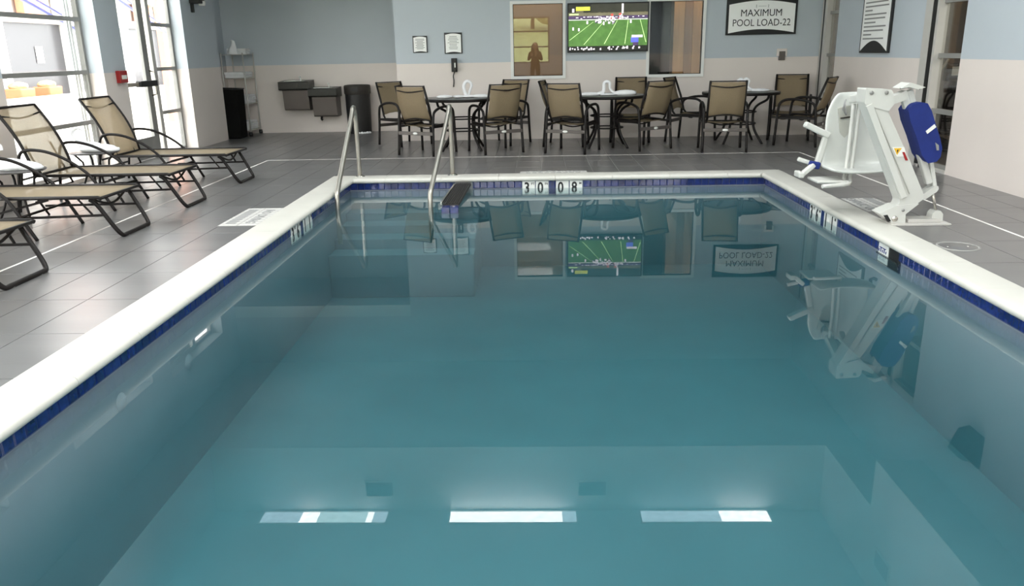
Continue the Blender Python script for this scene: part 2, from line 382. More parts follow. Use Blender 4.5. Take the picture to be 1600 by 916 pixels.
# vents on the tray faces
for (c, rot, lab) in (((-2.22, TY1, 4.245), 0, 'left'), ((.77, TY1, 4.245), 0, 'right')):
    t = thing('ceiling_vent', '%s slatted air vent high on the tray ceiling face' % lab, 'vent', c, 0, 'tray vents')
    b = MB(); b.box((-.21, -.02, -.13), (.21, 0, -.11)); b.box((-.21, -.02, .11), (.21, 0, .13)); b.box((-.21, -.02, -.11), (-.19, 0, .11)); b.box((.19, -.02, -.11), (.21, 0, .11))
    b.build('frame', WHITE, t); MB().box((-.19, -.004, -.11), (.19, -.001, .11)).build('backing', VENT, t)
    s_ = MB()
    for i in range(7): s_.bar((-.19, -.012, -.09+.03*i), (.19, -.012, -.09+.03*i), .012, .004)
    s_.build('slats', VENT, t)
t = thing('ceiling_vent', 'small slatted air vent high on the right face of the tray ceiling', 'vent', (TX1, 8.0, 4.1), 0, 'tray vents')
b = MB(); b.box((-.02, -.21, -.13), (0, .21, -.11)).box((-.02, -.21, .11), (0, .21, .13)).box((-.02, -.21, -.11), (0, -.19, .11)).box((-.02, .19, -.11), (0, .21, .11)); b.build('frame', WHITE, t)
MB().box((-.004, -.19, -.11), (-.001, .19, .11)).build('backing', VENT, t)

# ---------------------------------------------------------------- floor
slab = MB()
for a, b in (((-5.8, YB-.3), (CX0+.01, 15.2)), ((CX1-.01, YB-.3), (XR+.25, YF+.3)), ((CX0, CY1-.01), (CX1, 15.2)), ((CX0, YB-.3), (CX1, CY0+.01))):
    slab.box((*a, -.3), (*b, -.003))
floor = slab.build('floor', GROUT, kind='structure')
jb = MB(); jw = .011
jb.box((-3.633-jw, YB, -.004), (-3.633+jw, 10.95, .0012)); jb.box((3.564-jw, YB, -.004), (3.564+jw, 10.95, .0012)); jb.box((-3.633, 10.955-jw, -.004), (3.564, 10.955+jw, .0012))
jb.build('expansion_joint', JOINT, floor, label='pale grout line running parallel to the pool edge')
def lin(a, b, n): return [a+(b-a)*i/n for i in range(n+1)]
xcuts = [-5.56]+lin(XL, -3.633, 5)+lin(-3.633, CX0, 4)[1:]+lin(CX0, CX1, 17)[1:]+lin(CX1, 3.564, 2)[1:]+lin(3.564, XR, 3)[1:]
ycuts = lin(YB, CY0, 5)+lin(CY0, CY1, 15)[1:]+lin(CY1, 10.955, 3)[1:]+lin(10.955, 13.2, 4)[1:]+lin(13.2, 15, 3)[1:]
tiles = []
for i in range(len(xcuts)-1):
    for j in range(len(ycuts)-1):
        x0, x1, y0, y1 = xcuts[i], xcuts[i+1], ycuts[j], ycuts[j+1]; xm, ym = (x0+x1)/2, (y0+y1)/2
        if CX0 < xm < CX1 and CY0 < ym < CY1: continue
        if xm < XL and ym < 13.8: continue
        if ym > 13.2 and xm > -2.17: continue
        v = Vector((xm, ym, -CAMZ)); zc = v.dot(f_); px = 800+FPX*v.dot(r_)/max(zc, .01); py = 458-FPX*v.dot(u_)/max(zc, .01)
        vis = zc > .2 and -60 < px < 1660 and -20 < py < 960
        tiles.append((-(x1-x0)*(y1-y0)/v.length**3 if vis else 0, x0, x1, y0, y1))
tiles.sort(); gap = .0015; cache = {}
field = MB()
for k, (_, x0, x1, y0, y1) in enumerate(tiles):
    w_, d_ = round(x1-x0-2*gap, 4), round(y1-y0-2*gap, 4)
    e = .0015
    vs = [(-w_/2, -d_/2, -.006), (w_/2, -d_/2, -.006), (w_/2, d_/2, -.006), (-w_/2, d_/2, -.006), (-w_/2+e, -d_/2+e, 0), (w_/2-e, -d_/2+e, 0), (w_/2-e, d_/2-e, 0), (-w_/2+e, d_/2-e, 0)]
    fs = [(4,5,6,7),(0,1,5,4),(1,2,6,5),(2,3,7,6),(3,0,4,7)]
    cx, cy = (x0+x1)/2, (y0+y1)/2
    if k < 300 and _ < 0:
        if (w_, d_) not in cache:
            me = bpy.data.meshes.new('tile'); me.from_pydata(vs, [], fs); me.materials.append(DECK); cache[(w_, d_)] = me
        o = bpy.data.objects.new('tile', cache[(w_, d_)]); COL.objects.link(o); o.location = (cx, cy, 0); o.parent = floor
    else: field.add([(a+cx, b+cy, c) for a, b, c in vs], fs)
field.build('tile_field', DECK, floor, kind='stuff')

# ---------------------------------------------------------------- pool
pb = MB(); D = -1.05
pb.box((PX0-.3, PY0-.3, D-.1), (PX1+.3, PY1+.3, D))
pb.box((PX0-.3, PY0-.3, D), (PX0-.008, PY1+.3, -.06)); pb.box((PX1+.008, PY0-.3, D), (PX1+.3, PY1+.3, -.06))
pb.box((PX0-.008, PY1+.008, D), (PX1+.008, PY1+.3, -.06)); pb.box((PX0-.008, PY0-.3, D), (PX1+.008, PY0-.008, -.06))
pool = pb.build('pool_basin', PLASTER, kind='structure')
for i, (y0, z) in enumerate(((8.80, -.34), (8.50, -.42), (8.20, -.50), (7.90, -.60))):
    MB().box((PX0-.008, y0, D), (-.62, 9.1-.3*i if i else 9.105, z)).build('step', PLASTER, pool, bevel=.015)
    MB().box((PX0-.008, y0-.002, z-.012), (-.62, y0+.03, z+.001)).build('step_edge', PLASTER, pool)
for (y, z) in ((3.69, -.30), (4.49, -.40)):
    MB().lathe([(0, .012), (.035, .012), (.05, 0)], (0, 0, 0), 16).build('return_fitting', PLASTER, pool).matrix_local = Matrix.Translation((PX0-.006, y, z)) @ Matrix.Rotation(PI/2, 4, 'Y')
MB().box((PX0-.05, PY0-.05, D-.05), (PX1+.05, PY1+.05, ZW)).build('pool_water', WATER, kind='structure')
# glazed tile band, two rows of 3 inch tiles
ts = .0783; low = MB(); cache = {}
def btile(c, ax):
    e = ts/2-.002
    if ax == 'x':
        vs = [(0,-e,-e),(0,e,-e),(0,e,e),(0,-e,e),(.006,-e+.005,-e+.005),(.006,e-.005,-e+.005),(.006,e-.005,e-.005),(.006,-e+.005,e-.005)]
    else:
        vs = [(-e,0,-e),(e,0,-e),(e,0,e),(-e,0,e),(-e+.005,-.006,-e+.005),(e-.005,-.006,-e+.005),(e-.005,-.006,e-.005),(-e+.005,-.006,e-.005)]
    return vs, [(4,5,6,7),(0,1,5,4),(1,2,6,5),(2,3,7,6),(3,0,4,7)]
bands = {}
for side in ('left', 'right', 'front', 'back'):
    if side == 'left': bx = ((PX0-.012, PY0, -.126), (PX0-.004, PY1, -.045))
    elif side == 'right': bx = ((PX1+.004, PY0, -.126), (PX1+.012, PY1, -.045))
    elif side == 'front': bx = ((PX0, PY1+.004, -.126), (PX1, PY1+.012, -.045))
    else: bx = ((PX0, PY0-.012, -.126), (PX1, PY0-.004, -.045))
    bands[side] = MB().box(*bx).build('trim_%d' % (10+len(bands)), TJOINT, kind='structure')
MARK = {'left': (6.70, 7.46), 'right': (6.79, 7.55), 'front': (-.155, .575)}
SKIM = {'right': (5.60, 5.98), 'front': (-.90, -.70)}
singles = []
for side in bands:
    ax = 'x' if side in ('left', 'right') else 'y'
    lo, hi = (PY0, PY1) if ax == 'x' else (PX0, PX1); n = int((hi-lo)/ts); st = (hi-lo)/n
    for row, z in ((0, -.045-ts/2),):
        for i in range(n):
            u = lo+st*(i+.5)
            if side in MARK and MARK[side][0] < u < MARK[side][1]: continue
            if side in SKIM and SKIM[side][0] < u < SKIM[side][1]: continue
            vs, fs = btile(0, ax)
            loc = {'left': (PX0-.004, u, z), 'right': (PX1+.004, u, z), 'front': (u, PY1+.004, z), 'back': (u, PY0-.004, z)}[side]
            fl = {'left': 1, 'right': -1, 'front': 1, 'back': -1}[side]
            vis = row == 0 and side != 'back' and (u > {'left': 2.3, 'right': 3.7}.get(side, -9))
            if vis:
                key = side
                if key not in cache:
                    me = bpy.data.meshes.new('tile')
                    vv = [(a*fl, b, c) if ax == 'x' else (a, b*fl, c) for a, b, c in vs]
                    me.from_pydata(vv, [], fs); me.materials.append(BTILE); cache[key] = me
                o = bpy.data.objects.new('tile', cache[key]); COL.objects.link(o); o.location = loc; o.parent = bands[side]
            else:
                low.add([((a*fl, b, c) if ax == 'x' else (a, b*fl, c)) for a, b, c in vs] and [((a*fl if ax == 'x' else a)+loc[0], (b if ax == 'x' else b*fl)+loc[1], c+loc[2]) for a, b, c in vs], fs)
low.build('tile_rows', BTILE, bands['front'], kind='stuff')
# depth markers
def marker(side, cells, start, step):
    for i, (kind_, big, small) in enumerate(cells):
        w_ = .145 if kind_ != 'b' else .07; u = start+step[i]
        z0, z1 = -.045-.152, -.047
        if side == 'front':
            o = MB().box((u-w_/2, PY1-.004, z0), (u+w_/2, PY1+.006, z1)).build('marker_tile' if kind_ == 'w' else 'tile', MTILE if kind_ == 'w' else BTILE, bands[side], bevel=.002)
            loc, rot = (u-.02, PY1-.0055, -.128), (PI/2, 0, 0); sl = (u+.048, PY1-.0055, -.080); d = (1, 0)
        elif side == 'left':
            o = MB().box((PX0-.006, u-w_/2, z0), (PX0+.004, u+w_/2, z1)).build('marker_tile' if kind_ == 'w' else 'tile', MTILE if kind_ == 'w' else BTILE, bands[side], bevel=.002)
            loc, rot = (PX0+.0055, u-.02, -.128), (PI/2, 0, PI/2); sl = (PX0+.0055, u+.048, -.078)
        else:
            o = MB().box((PX1-.004, u-w_/2, z0), (PX1+.006, u+w_/2, z1)).build('marker_tile' if kind_ == 'w' else 'tile', MTILE if kind_ == 'w' else BTILE, bands[side], bevel=.002)
            loc, rot = (PX1-.0055, u+.02, -.128), (PI/2, 0, -PI/2); sl = (PX1-.0055, u-.048, -.078)
        if big: text('digit', big, .165, BLACKP, loc, rot, o, sx=.8, font_bold=.004)
        if small: text('unit_mark', small, .036, BLACKP, sl, rot, o, font_bold=.0005)
marker('front', [('w', '3', 'FT'), ('w', '0', 'IN'), ('b', '', ''), ('w', '0', ''), ('w', '8', 'M')], -.06, [0, .153, .268, .383, .536+.002])
marker('left', [('w', '3', 'FT'), ('w', '6', 'IN'), ('b', '', ''), ('w', '1', ''), ('w', '1', 'M')], 6.79, [0, .153, .268, .383, .538])
marker('right', [('w', '3', 'FT'), ('w', '6', 'IN'), ('b', '', ''), ('w', '1', ''), ('w', '1', 'M')], 7.46, [0, -.153, -.268, -.383, -.538])
# skimmer mouths
t = thing('skimmer', 'dark skimmer mouth with pale plate in the tile band on the right pool wall', 'skimmer', (PX1, 5.79, -.12))
MB().box((0, -.19, -.085), (.01, .19, .072)).build('recess', BLACK, t)
b = MB(); b.tube([(-.008, .19, -.02), (-.01, .05, -.018), (-.012, -.15, -.018), (-.008, -.19, -.05)], .007, 6); b.build('weir_bar', BLACK, t)
MB().box((-.006, .0, -.075), (-.001, .17, .068)).build('face_plate', MTILE, t)
b = MB()
for i in range(5): b.box((-.009, .03+.03*i, .0), (-.006, .04+.03*i, .02+.015*(i % 2)))
b.box((-.009, .04, .03), (-.006, .15, .036)); b.build('plate_marks', NAVY, t)
t = thing('skimmer', 'grey skimmer mouth with ribbed dark flap in the far tile band', 'skimmer', (-.80, PY1, -.12))
MB().box((-.1, 0, -.08), (.1, .008, .07)).build('recess', GREYP, t)
MB().bar((-.0, -.02, .045), (-.05, -1.05, .0), .17, .02).build('weir_flap', CHAR, t, bevel=.004)
b = MB()
for i in range(8):
    x = -.075+.0215*i; b.bar((x, -.02, .057), (x-.05, -1.05, .012), .009, .012)
b.build('ribs', BLACK, t)
MB().bar((-.1, -.05, .05), (-.15, -1.0, .012), .02, .03).build('side_bracket', STEEL, t, bevel=.003)
b = MB()
for i in range(2): b.box((-.905+.085*i, 7.70, -.14), (-.825+.085*i, 7.80, -.075))
o = b.build('block_marker', BTILE, None, bevel=.004); o['label'] = 'small blue tiled block at the water line beside the right stair rail'; o['category'] = 'block'

# coping stones, bullnosed
coping = MB().box((CX0+.02, CY1-.02, -.05), (CX1-.02, CY1-.19, -.04)).box((CX0+.02, CY0+.02, -.05), (CX1-.02, CY0+.2, -.04)).box((CX0+.02, CY0+.02, -.05), (PX0-.02, CY1-.02, -.04)).box((CX1-.02, CY0+.02, -.05), (PX1+.02, CY1-.02, -.04)).build('trim_3', JOINT, kind='structure')
def cope_prof(w_):      # u: 0 outer .. w_ nose, z
    p = [(0, -.045), (0, .006), (.01, .008)]
    r = .027
    p += [(w_-.035, .010)]
    for i in range(7):
        t = PI/2-PI*i/6; p.append((w_-r+r*math.cos(t), -.019+r*math.sin(t)))
    return p
def stones(side, a, b, n, w_):
    for i in range(n):
        u0, u1 = a+(b-a)*i/n+.0012, a+(b-a)*(i+1)/n-.0012; P = cope_prof(w_); k = len(P)
        e0 = w_ if (i == 0) else 0; e1 = w_ if (i == n-1) else 0
        vs = []
        for (uu, ee, sg) in ((u0, e0, 1), (u1, e1, -1)):
            for (q, z) in P:
                s_ = uu+sg*(q if ee else 0)
                vs.append({'left': (CX0+q, s_, z), 'right': (CX1-q, s_, z), 'front': (s_, CY1-q, z), 'back': (s_, CY0+q, z)}[side])
        bm_ = MB(); bm_.add(vs, [tuple(range(k)), tuple(range(2*k-1, k-1, -1))])
        bm_.add(vs, [(j, (j+1) % k, (j+1) % k+k, j+k) for j in range(k)], 0, False)
        o = bm_.build('coping_stone', COPE, coping)
        for pl in o.data.polygons: pl.use_smooth = len(pl.vertices) == 4
        o.data.set_sharp_from_angle(angle=.6)
stones('left', CY0, CY1, 15, .285); stones('right', CY0, CY1, 15, .265); stones('front', CX0, CX1, 8, .285); stones('back', CX0, CX1, 8, .285)

# no-diving mosaics set in the deck
def deck_sign(name, loc, rz, label, w_=.72, d_=.34):
    t = thing(name, label, 'sign', loc, rz)
    MB().box((-w_/2, -d_/2, 0), (w_/2, d_/2, .0025)).build('inlay', INLAY, t)
    for j, (tx, sz) in enumerate((('NO DIVING', .115),)):
        c = text('lettering', tx, sz, GREYP, (0, 0, 0), (0, 0, 0), None, sx=1.0, font_bold=.002); c.parent = t; c.location = (0, .07, .0035)
    b = MB()
    for i in range(9): b.box((-.32+.072*i, -.13, .003), (-.27+.072*i, -.045, .0045))
    b.build('mosaic_marks', GREYP, t)
    b = MB()
    for i in range(1, 10): b.box((-w_/2+i*w_/10-.002, -d_/2, .0025), (-w_/2+i*w_/10+.002, d_/2, .0032))
    b.box((-w_/2, -.005, .0025), (w_/2, 0, .0032)); b.build('joints', GROUT, t)
deck_sign('deck_sign', (-2.51, 6.98, 0), PI/2*-1, 'white mosaic warning inlay in the left deck beside the coping', .78, .33)
deck_sign('deck_sign', (3.0, 7.15, 0), PI/2, 'white mosaic warning inlay in the right deck behind the foot of the lift', .62, .30)
deck_sign('deck_sign', (.23, 9.44, 0), 0, 'white mosaic warning inlay in the far deck behind the depth numbers', .78, .14)
t = thing('drain_lid', 'round flat skimmer lid set in the right deck near the coping', 'lid', (2.965, 5.55, 0))
MB().lathe([(0, .003), (.115, .003), (.12, .001)], n=32).build('lid', DECK, t)
MB().lathe([(.122, .001), (.124, .006), (.14, .006), (.142, .0)], n=32).build('ring', GROUT, t)
for k in range(2): MB().lathe([(0, .0045), (.008, .0045), (.009, .003)], (-.07+.14*k, 0, 0), 8).build('screw', STEEL, t)

# ---------------------------------------------------------------- windows and doors
def pane_grid(name, plane, c, u0, u1, z0, z1, bars, ub=(), fw=.05, m=ALU, gm=GLASS, dpt=.06, m2=None):
    b = MB()
    def bx(a0, a1, b0, b1, o=b):
        if plane == 'x': o.box((c-dpt/2, a0, b0), (c+dpt/2, a1, b1))
        else: o.box((a0, c-dpt/2, b0), (a1, c+dpt/2, b1))
    bx(u0, u0+fw, z0, z1); bx(u1-fw, u1, z0, z1); bx(u0+fw, u1-fw, z0, z0+fw); bx(u0+fw, u1-fw, z1-fw, z1)
    w_ = b.build(name, m, kind='structure')
    for z in bars:
        t = MB(); bx(u0+fw, u1-fw, z-fw/2, z+fw/2, t); t.build('transom', m, w_)
    for u in ub:
        t = MB(); bx(u-fw/2, u+fw/2, z0+fw, z1-fw, t); t.build('mullion', m, w_)
    us = [u0+fw, *ub, u1-fw]; zs = [z0+fw, *bars, z1-fw]
    for i in range(len(us)-1):
        for j in range(len(zs)-1):
            t = MB()
            if plane == 'x': t.box((c-.004, us[i], zs[j]), (c+.004, us[i+1], zs[j+1]))
            else: t.box((us[i], c-.004, zs[j]), (us[i+1], c+.004, zs[j+1]))
            t.build('pane', gm, w_)
    return w_
XG = XL-.21
for k, (a, b, z0, z1) in enumerate(L_WINS):
    w_ = pane_grid('window_%d' % (k+1), 'x', XG, a, b, z0, z1, (.63, 1.22, 1.83))
    MB().box((XG-.09, b-.16, z0), (XG-.06, b-.12, z1)).box((XG-.09, b-.10, z0), (XG-.06, b-.05, z1)).build('outer_frame', WHITE, w_)
    portal((XG-.06, (a+b)/2, (z0+z1)/2), (0, -PI/2, 0), z1-z0, b-a)
# glazed door with its side light
d0, dm, d1 = 10.6, 11.76, 12.56
w_ = pane_grid('window_9', 'x', XG, dm, d1, 0, 2.8, (.60, 1.215, 1.83, 2.44), m=ALU)
MB().box((XG-.05, dm-.012, 0), (XG+.05, dm+.085, 2.8)).box((XG-.05, d0, 2.72), (XG+.05, dm+.09, 2.8)).box((XG-.05, d0, 0), (XG+.05, d0+.05, 2.8)).build('jamb', ALUL, w_)
dr = MB(); dr.box((XG-.02, d0+.05, .01), (XG+.03, d0+.14, 2.71)); dr.box((XG-.02, dm-.24, .01), (XG+.03, dm-.09, 2.71)); dr.box((XG-.02, d0+.14, .01), (XG+.03, dm-.24, .30)); dr.box((XG-.02, d0+.14, 2.62), (XG+.03, dm-.24, 2.71))
door = dr.build('door_1', ALU, kind='structure')
MB().box((XG, d0+.14, .30), (XG+.008, dm-.24, 2.62)).build('pane', GLASS, door)
MB().box((XG+.05, d0+.12, 1.005), (XG+.10, dm-.26, 1.055)).box((XG+.03, d0+.12, 1.0), (XG+.09, d0+.2, 1.06)).build('push_bar', STEEL, door)
MB().box((XG+.04, dm-.60, .99), (XG+.12, dm-.10, 1.07)).build('lock_case', BLACK, door, bevel=.006)
b = MB(); b.tube([(XG+.03, dm-.13, 1.2), (XG+.10, dm-.13, 1.18), (XG+.10, dm-.13, .88), (XG+.03, dm-.13, .86)], .012, 8); b.build('pull_handle', STEEL, door)
portal((XG-.07, (d0+d1)/2, 1.45), (0, -PI/2, 0), 2.9, d1-d0)
# windows behind the camera, two of them added for light
for k, (a, b, z0, z1) in enumerate(B_WINS):
    pane_grid('window_%d' % (k+5), 'y', YB-.2, a, b, z0, z1, (1.5, 2.02) if k < 2 else (), ub=(a+1.9,) if k == 0 else ((a+b)/2,), m=ALU)
    portal(((a+b)/2, YB-.27, (z0+z1)/2), (PI/2, 0, 0), b-a, z1-z0)
# interior windows in the front wall
def framed(name, h, gy):
    b = MB(); f = .045
    b.box((h[0], YF-.02, h[2]), (h[0]+f, YF+.1, h[3])); b.box((h[1]-f, YF-.02, h[2]), (h[1], YF+.1, h[3])); b.box((h[0]+f, YF-.02, h[2]), (h[1]-f, YF+.1, h[2]+f)); b.box((h[0]+f, YF-.02, h[3]-f), (h[1]-f, YF+.1, h[3]))
    w_ = b.build(name, WHITE, kind='structure')
    MB().box((h[0]+f, YF+gy, h[2]+f), (h[1]-f, YF+gy+.006, h[3]-f)).build('pane', TGLASS, w_)
    g = .008; b = MB()
    b.box((h[0]+f, YF+.0, h[2]+f), (h[0]+f+g, YF+gy, h[3]-f)).box((h[1]-f-g, YF+.0, h[2]+f), (h[1]-f, YF+gy, h[3]-f)).box((h[0]+f, YF, h[2]+f), (h[1]-f, YF+gy, h[2]+f+g)).box((h[0]+f, YF, h[3]-f-g), (h[1]-f, YF+gy, h[3]-f))
    b.build('gasket', GASKET, w_)
framed('window_7', M_W1, .03); framed('window_8', M_W2, .03)
# rooms behind those windows
MB().box((-1.5, 15.4, 0), (1.3, 15.5, 3.2)).box((-1.6, 13.45, 0), (-1.5, 15.5, 3.2)).box((1.3, 13.45, 0), (1.4, 15.5, 3.2)).box((-1.5, 13.45, 3.1), (1.3, 15.4, 3.2)).box((-1.5, 13.45, -.1), (1.3, 15.4, 0)).build('wall_office', BROWN, kind='structure')
area((0, 14.4, 3.05), (0, 0, 0), .8, .8, 22, (1, .9, .75))  # added lamp that brightens the brown room
MB().box((1.5, 13.95, 0), (3.2, 14.05, 3.2)).box((1.42, 13.45, 0), (1.5, 14.05, 3.2)).box((3.2, 13.45, 0), (3.28, 14.05, 3.2)).box((1.5, 13.45, 3.1), (3.2, 13.95, 3.2)).box((1.5, 13.45, -.1), (3.2, 13.95, 0)).build('wall_closet', BLACKF, kind='structure')
wd = thing('cabinet', 'tan wood cabinet front seen through the right half of the right inner window', 'cabinet', (2.27, 13.62, 0))
MB().box((0, 0, .0), (.17, .02, 2.6)).build('panel', WOODP, wd, bevel=.003)
MB().box((.175, .0, .0), (.30, .02, 2.6)).build('panel', WOODD, wd, bevel=.003)
MB().box((.305, 0, .0), (.62, .02, 2.6)).build('panel', WOODP, wd, bevel=.003)
MB().box((0, .02, 0), (.62, .3, 2.6)).build('body', WOODD, wd)
area((2.5, 13.53, 3.0), (0, 0, 0), .5, .12, 26, (1, .9, .78))  # added lamp that brightens the wood panels
# right wall openings
w_ = pane_grid('window_10', 'x', XR+.07, R_W3[0], R_W3[1], R_W3[2], R_W3[3], (.645, 1.225, 1.837), m=ALU, fw=.045, gm=TGLASS)
MB().box((XR-.01, 13.09, .03), (XR+.1, 13.14, 2.45)).box((XR-.01, 12.93, .03), (XR+.1, 13.02, 2.45)).build('jamb', ALUL, w_)
MB().box((XR-.006, 13.02, .03), (XR+.05, 13.09, 2.45)).build('gasket', GASKET, w_)
w_ = pane_grid('window_11', 'x', XR+.07, R_W4[0], R_W4[1], .02, R_W4[3], (.64, 1.235, 1.81), m=ALU, fw=.05, gm=TGLASS)
MB().box((XR-.012, 9.56, 0), (XR+.1, 9.72, 2.46)).box((XR-.012, 9.40, 0), (XR+.1, 9.45, 2.46)).box((XR-.012, 8.83, 0), (XR+.1, 9.5, .03)).box((XR-.012, 8.83, 2.38), (XR+.1, 9.6, 2.46)).build('jamb', ALUL, w_)
MB().box((XR-.006, 9.45, 0.03), (XR+.06, 9.56, 2.37)).build('gasket', GASKET, w_)
# fitness room behind
MB().box((XR+.2, 5.5, -.1), (9.5, 17, 0)).build('floor_gym', GYMF, kind='structure')
MB().box((9.5, 5.5, 0), (9.6, 17, 3)).box((XR+.2, 16.9, 0), (9.5, 17, 3)).box((XR+.2, 5.4, 0), (9.5, 5.5, 3)).box((XR+.2, 5.5, 2.8), (9.5, 17, 3)).build('wall_gym', TANW, kind='structure')
MB().box((XR+.2, 12.1, 0), (6.9, 12.15, 2.8)).box((XR+.2, 14.6, 0), (6.9, 14.7, 2.8)).box((6.9, 12.1, 0), (7.0, 14.7, 2.8)).build('wall_corridor', FOUNT, kind='structure')  # near partition added to block the fitness room light
area((6.8, 8.0, 2.75), (0, 0, 0), 1.6, 1.6, 60, (1, .95, .86))  # added lamp for the fitness room, set out of sight
b = MB()
for i in range(4): b.box((6.55+.0, 12.6, .8), (6.57, 12.62, .82))
e = thing('elliptical_trainer', 'black elliptical exercise machine seen through the tall right-hand glazing', 'exercise machine', (5.42, 10.9, 0))
MB().box((-.28, -.12, .0), (.28, -.04, .06)).box((-.05, -.6, .03), (.05, .75, .1)).box((-.25, .7, 0), (.25, .78, .06)).build('base_frame', BLACK, e, bevel=.01)
MB().lathe([(.0, -.06), (.26, -.06), (.29, -.03), (.29, .03), (.26, .06), (0, .06)], n=28).build('flywheel', BLACK, e).matrix_local = Matrix.Translation((0, .3, .38)) @ Matrix.Rotation(PI/2, 4, 'Y')
MB().lathe([(.0, -.066), (.12, -.066), (.12, .066), (0, .066)], n=20).build('hub', STEEL, e).matrix_local = Matrix.Translation((0, .3, .38)) @ Matrix.Rotation(PI/2, 4, 'Y')
MB().bar((0, .1, .1), (0, -.12, .95), .09, .12).build('mast', BLACK, e, bevel=.01)
MB().box((-.17, -.22, .9), (.17, -.1, 1.12)).build('console', BLACK, e, bevel=.03)
MB().box((-.11, -.226, .97), (.11, -.219, 1.08)).build('screen', LIFTG, e)
for sx in (-1, 1):
    MB().tube(curve3([(sx*.24, .02, .2), (sx*.25, -.02, .7), (sx*.24, -.18, 1.0), (sx*.2, -.28, 1.18)]), .018, 8).build('handle_arm', STEEL, e)
    MB().bar((sx*.17, -.55, .22), (sx*.17, .35, .3), .05, .05).build('pedal_arm', STEEL, e)
    MB().box((sx*.17-.08, -.45, .25), (sx*.17+.08, -.1, .29)).build('pedal', BLACK, e, bevel=.01)
e2 = copy_tree(e); e2.location = (6.2, 11.35, 0); e2['label'] = 'second black exercise machine further back behind the tall right-hand glazing'
# baseboards where the photo shows the floor meeting the wall
MB().box((-2.165, YF-.008, 0), (XR, YF, .07)).build('baseboard_front', CREAM, kind='structure')
MB().box((-5.56, 14.992, 0), (-2.165, 15.0, .07)).build('baseboard_alcove', CREAM, kind='structure')

# ---------------------------------------------------------------- sling dining chair (local +Y forward)
def chair_proto():
    t = thing('patio_chair', '', 'chair', (0, 0, 0), 0, 'sling patio chairs around the three tables')
    # seat sling
    rows = []
    for i in range(9):
        y = -.20+.44*i/8; z = .41-.02*math.sin(PI*i/8)+(.0 if i < 7 else -.012*(i-6)**2)
        rows.append([(x, y, z+(-.018*(1-(x/.235)**2))) for x in (-.235, -.12, 0, .12, .235)])
    MB().sheet(rows).build('seat', SLING, t, mod='solid')
    rows = []
    for i in range(9):
        k = i/8; z = .46+.47*k; y = -.215-.16*k-.03*math.sin(PI*k)
        rows.append([(x, y-.02*(1-(x/.225)**2), z+(.03*(1-(x/.225)**2) if i == 0 else 0)) for x in (-.225, -.11, 0, .11, .225)])
    MB().sheet(rows).build('backrest', SLING, t, mod='solid')
    for s_ in (-1, 1):
        b = MB(); b.tube([(s_*.24, .26, .385), (s_*.24, .22, .41), (s_*.24, -.17, .40), (s_*.235, -.215, .45), (s_*.235, -.27, .66), (s_*.23, -.378, .945)], .0165, 6)
        b.build('seat_rail', BRONZE, t)
    for pts_, rr in ((curve3([(-.232, -.362, .885), (0, -.40, .862), (.232, -.362, .885)], 5), .009), (curve3([(-.236, -.225, .47), (0, -.27, .505), (.236, -.225, .47)], 5), .01), ([(-.23, -.377, .94), (.23, -.377, .94)], .008)):
        MB().tube(pts_, rr, 6).build('back_brace', BRONZE, t)
    for s_ in (-1, 1):
        x = s_*.285
        b = MB(); b.tube(curve3([(x*1.02, -.30, .0), (x*1.0, -.275, .3), (x, -.255, .52), (x, -.21, .60), (x, -.05, .645), (x, .14, .645), (x, .235, .60), (x, .262, .50), (x*1.0, .275, .3), (x*1.02, .29, 0)], 4), .0185, 8)
        b.build('arm_and_leg_frame', BRONZE, t)
        MB().lathe([(0, 0), (.017, 0), (.017, .02)], (x*1.02, -.30, 0), 8).build('foot_cap', BLACK, t)
    MB().box((-.285, -.295, .28), (.285, -.262, .325)).build('rear_crossbar', BRONZEL, t, bevel=.003)
    MB().bar((-.285, .272, .38), (.285, .272, .38), .018, .02).build('front_crossbar', BRONZE, t)
    for s_ in (-1, 1):
        b = MB(); b.bar((s_*.285, -.265, .40), (s_*.24, -.20, .40), .018, .02).bar((s_*.285, -.26, .39), (s_*.285, .27, .385), .014, .025)
        b.build('side_rail', BRONZE, t)
    MB().tube(curve3([(-.24, .0, .395), (0, .0, .345), (.24, .0, .395)], 5), .01, 6).build('seat_bow', BRONZE, t)
    MB().lathe([(0, .004), (.036, .004), (.038, 0)], n=16, sy=.45).build('maker_plate', MTILE, t).matrix_local = Matrix.Translation((0, -.2955, .303)) @ Matrix.Rotation(PI/2, 4, 'X')
    return t
CH = [((-2.0, 12.68), (.7, -.7), 'tan sling chair at the back left of the left table, nearest the black bin'),
      ((-1.50, 11.48), (.45, .89), 'tan sling chair with its back to the pool, front left of the left table'),
      ((-.54, 11.55), (-.45, .89), 'tan sling chair with its back to the pool, front right of the left table'),
      ((-.45, 12.62), (-.5, -.86), 'tan sling chair behind the left table under the left inner window'),
      ((.50, 12.25), (.97, -.2), 'tan sling chair mostly hidden, edge-on at the left of the middle table'),
      ((.55, 11.41), (.40, .91), 'tan sling chair with its back to the pool, front left of the middle table'),
      ((1.50, 12.72), (-.12, -.99), 'tan sling chair facing the pool behind the middle table, below the television'),
      ((1.55, 11.69), (-.55, .83), 'tan sling chair with its back to the pool, front right of the middle table'),
      ((2.42, 12.60), (.86, -.5), 'tan sling chair in profile between the middle and right tables'),
      ((2.60, 11.29), (.10, .99), 'tan sling chair with its back square to the pool, in front of the right table'),
      ((3.93, 12.68), (-.30, -.95), 'tan sling chair facing the pool in the far right corner behind the right table'),
      ((3.86, 11.85), (-.82, .57), 'tan sling chair in profile at the right end of the right table, beside the lift')]
cp = chair_proto()
for i, (c, d, lab) in enumerate(CH):
    o = cp if i == 0 else copy_tree(cp)
    o.location = (c[0], c[1], 0); o.rotation_euler = (0, 0, math.atan2(-d[0], d[1])); o['label'] = lab

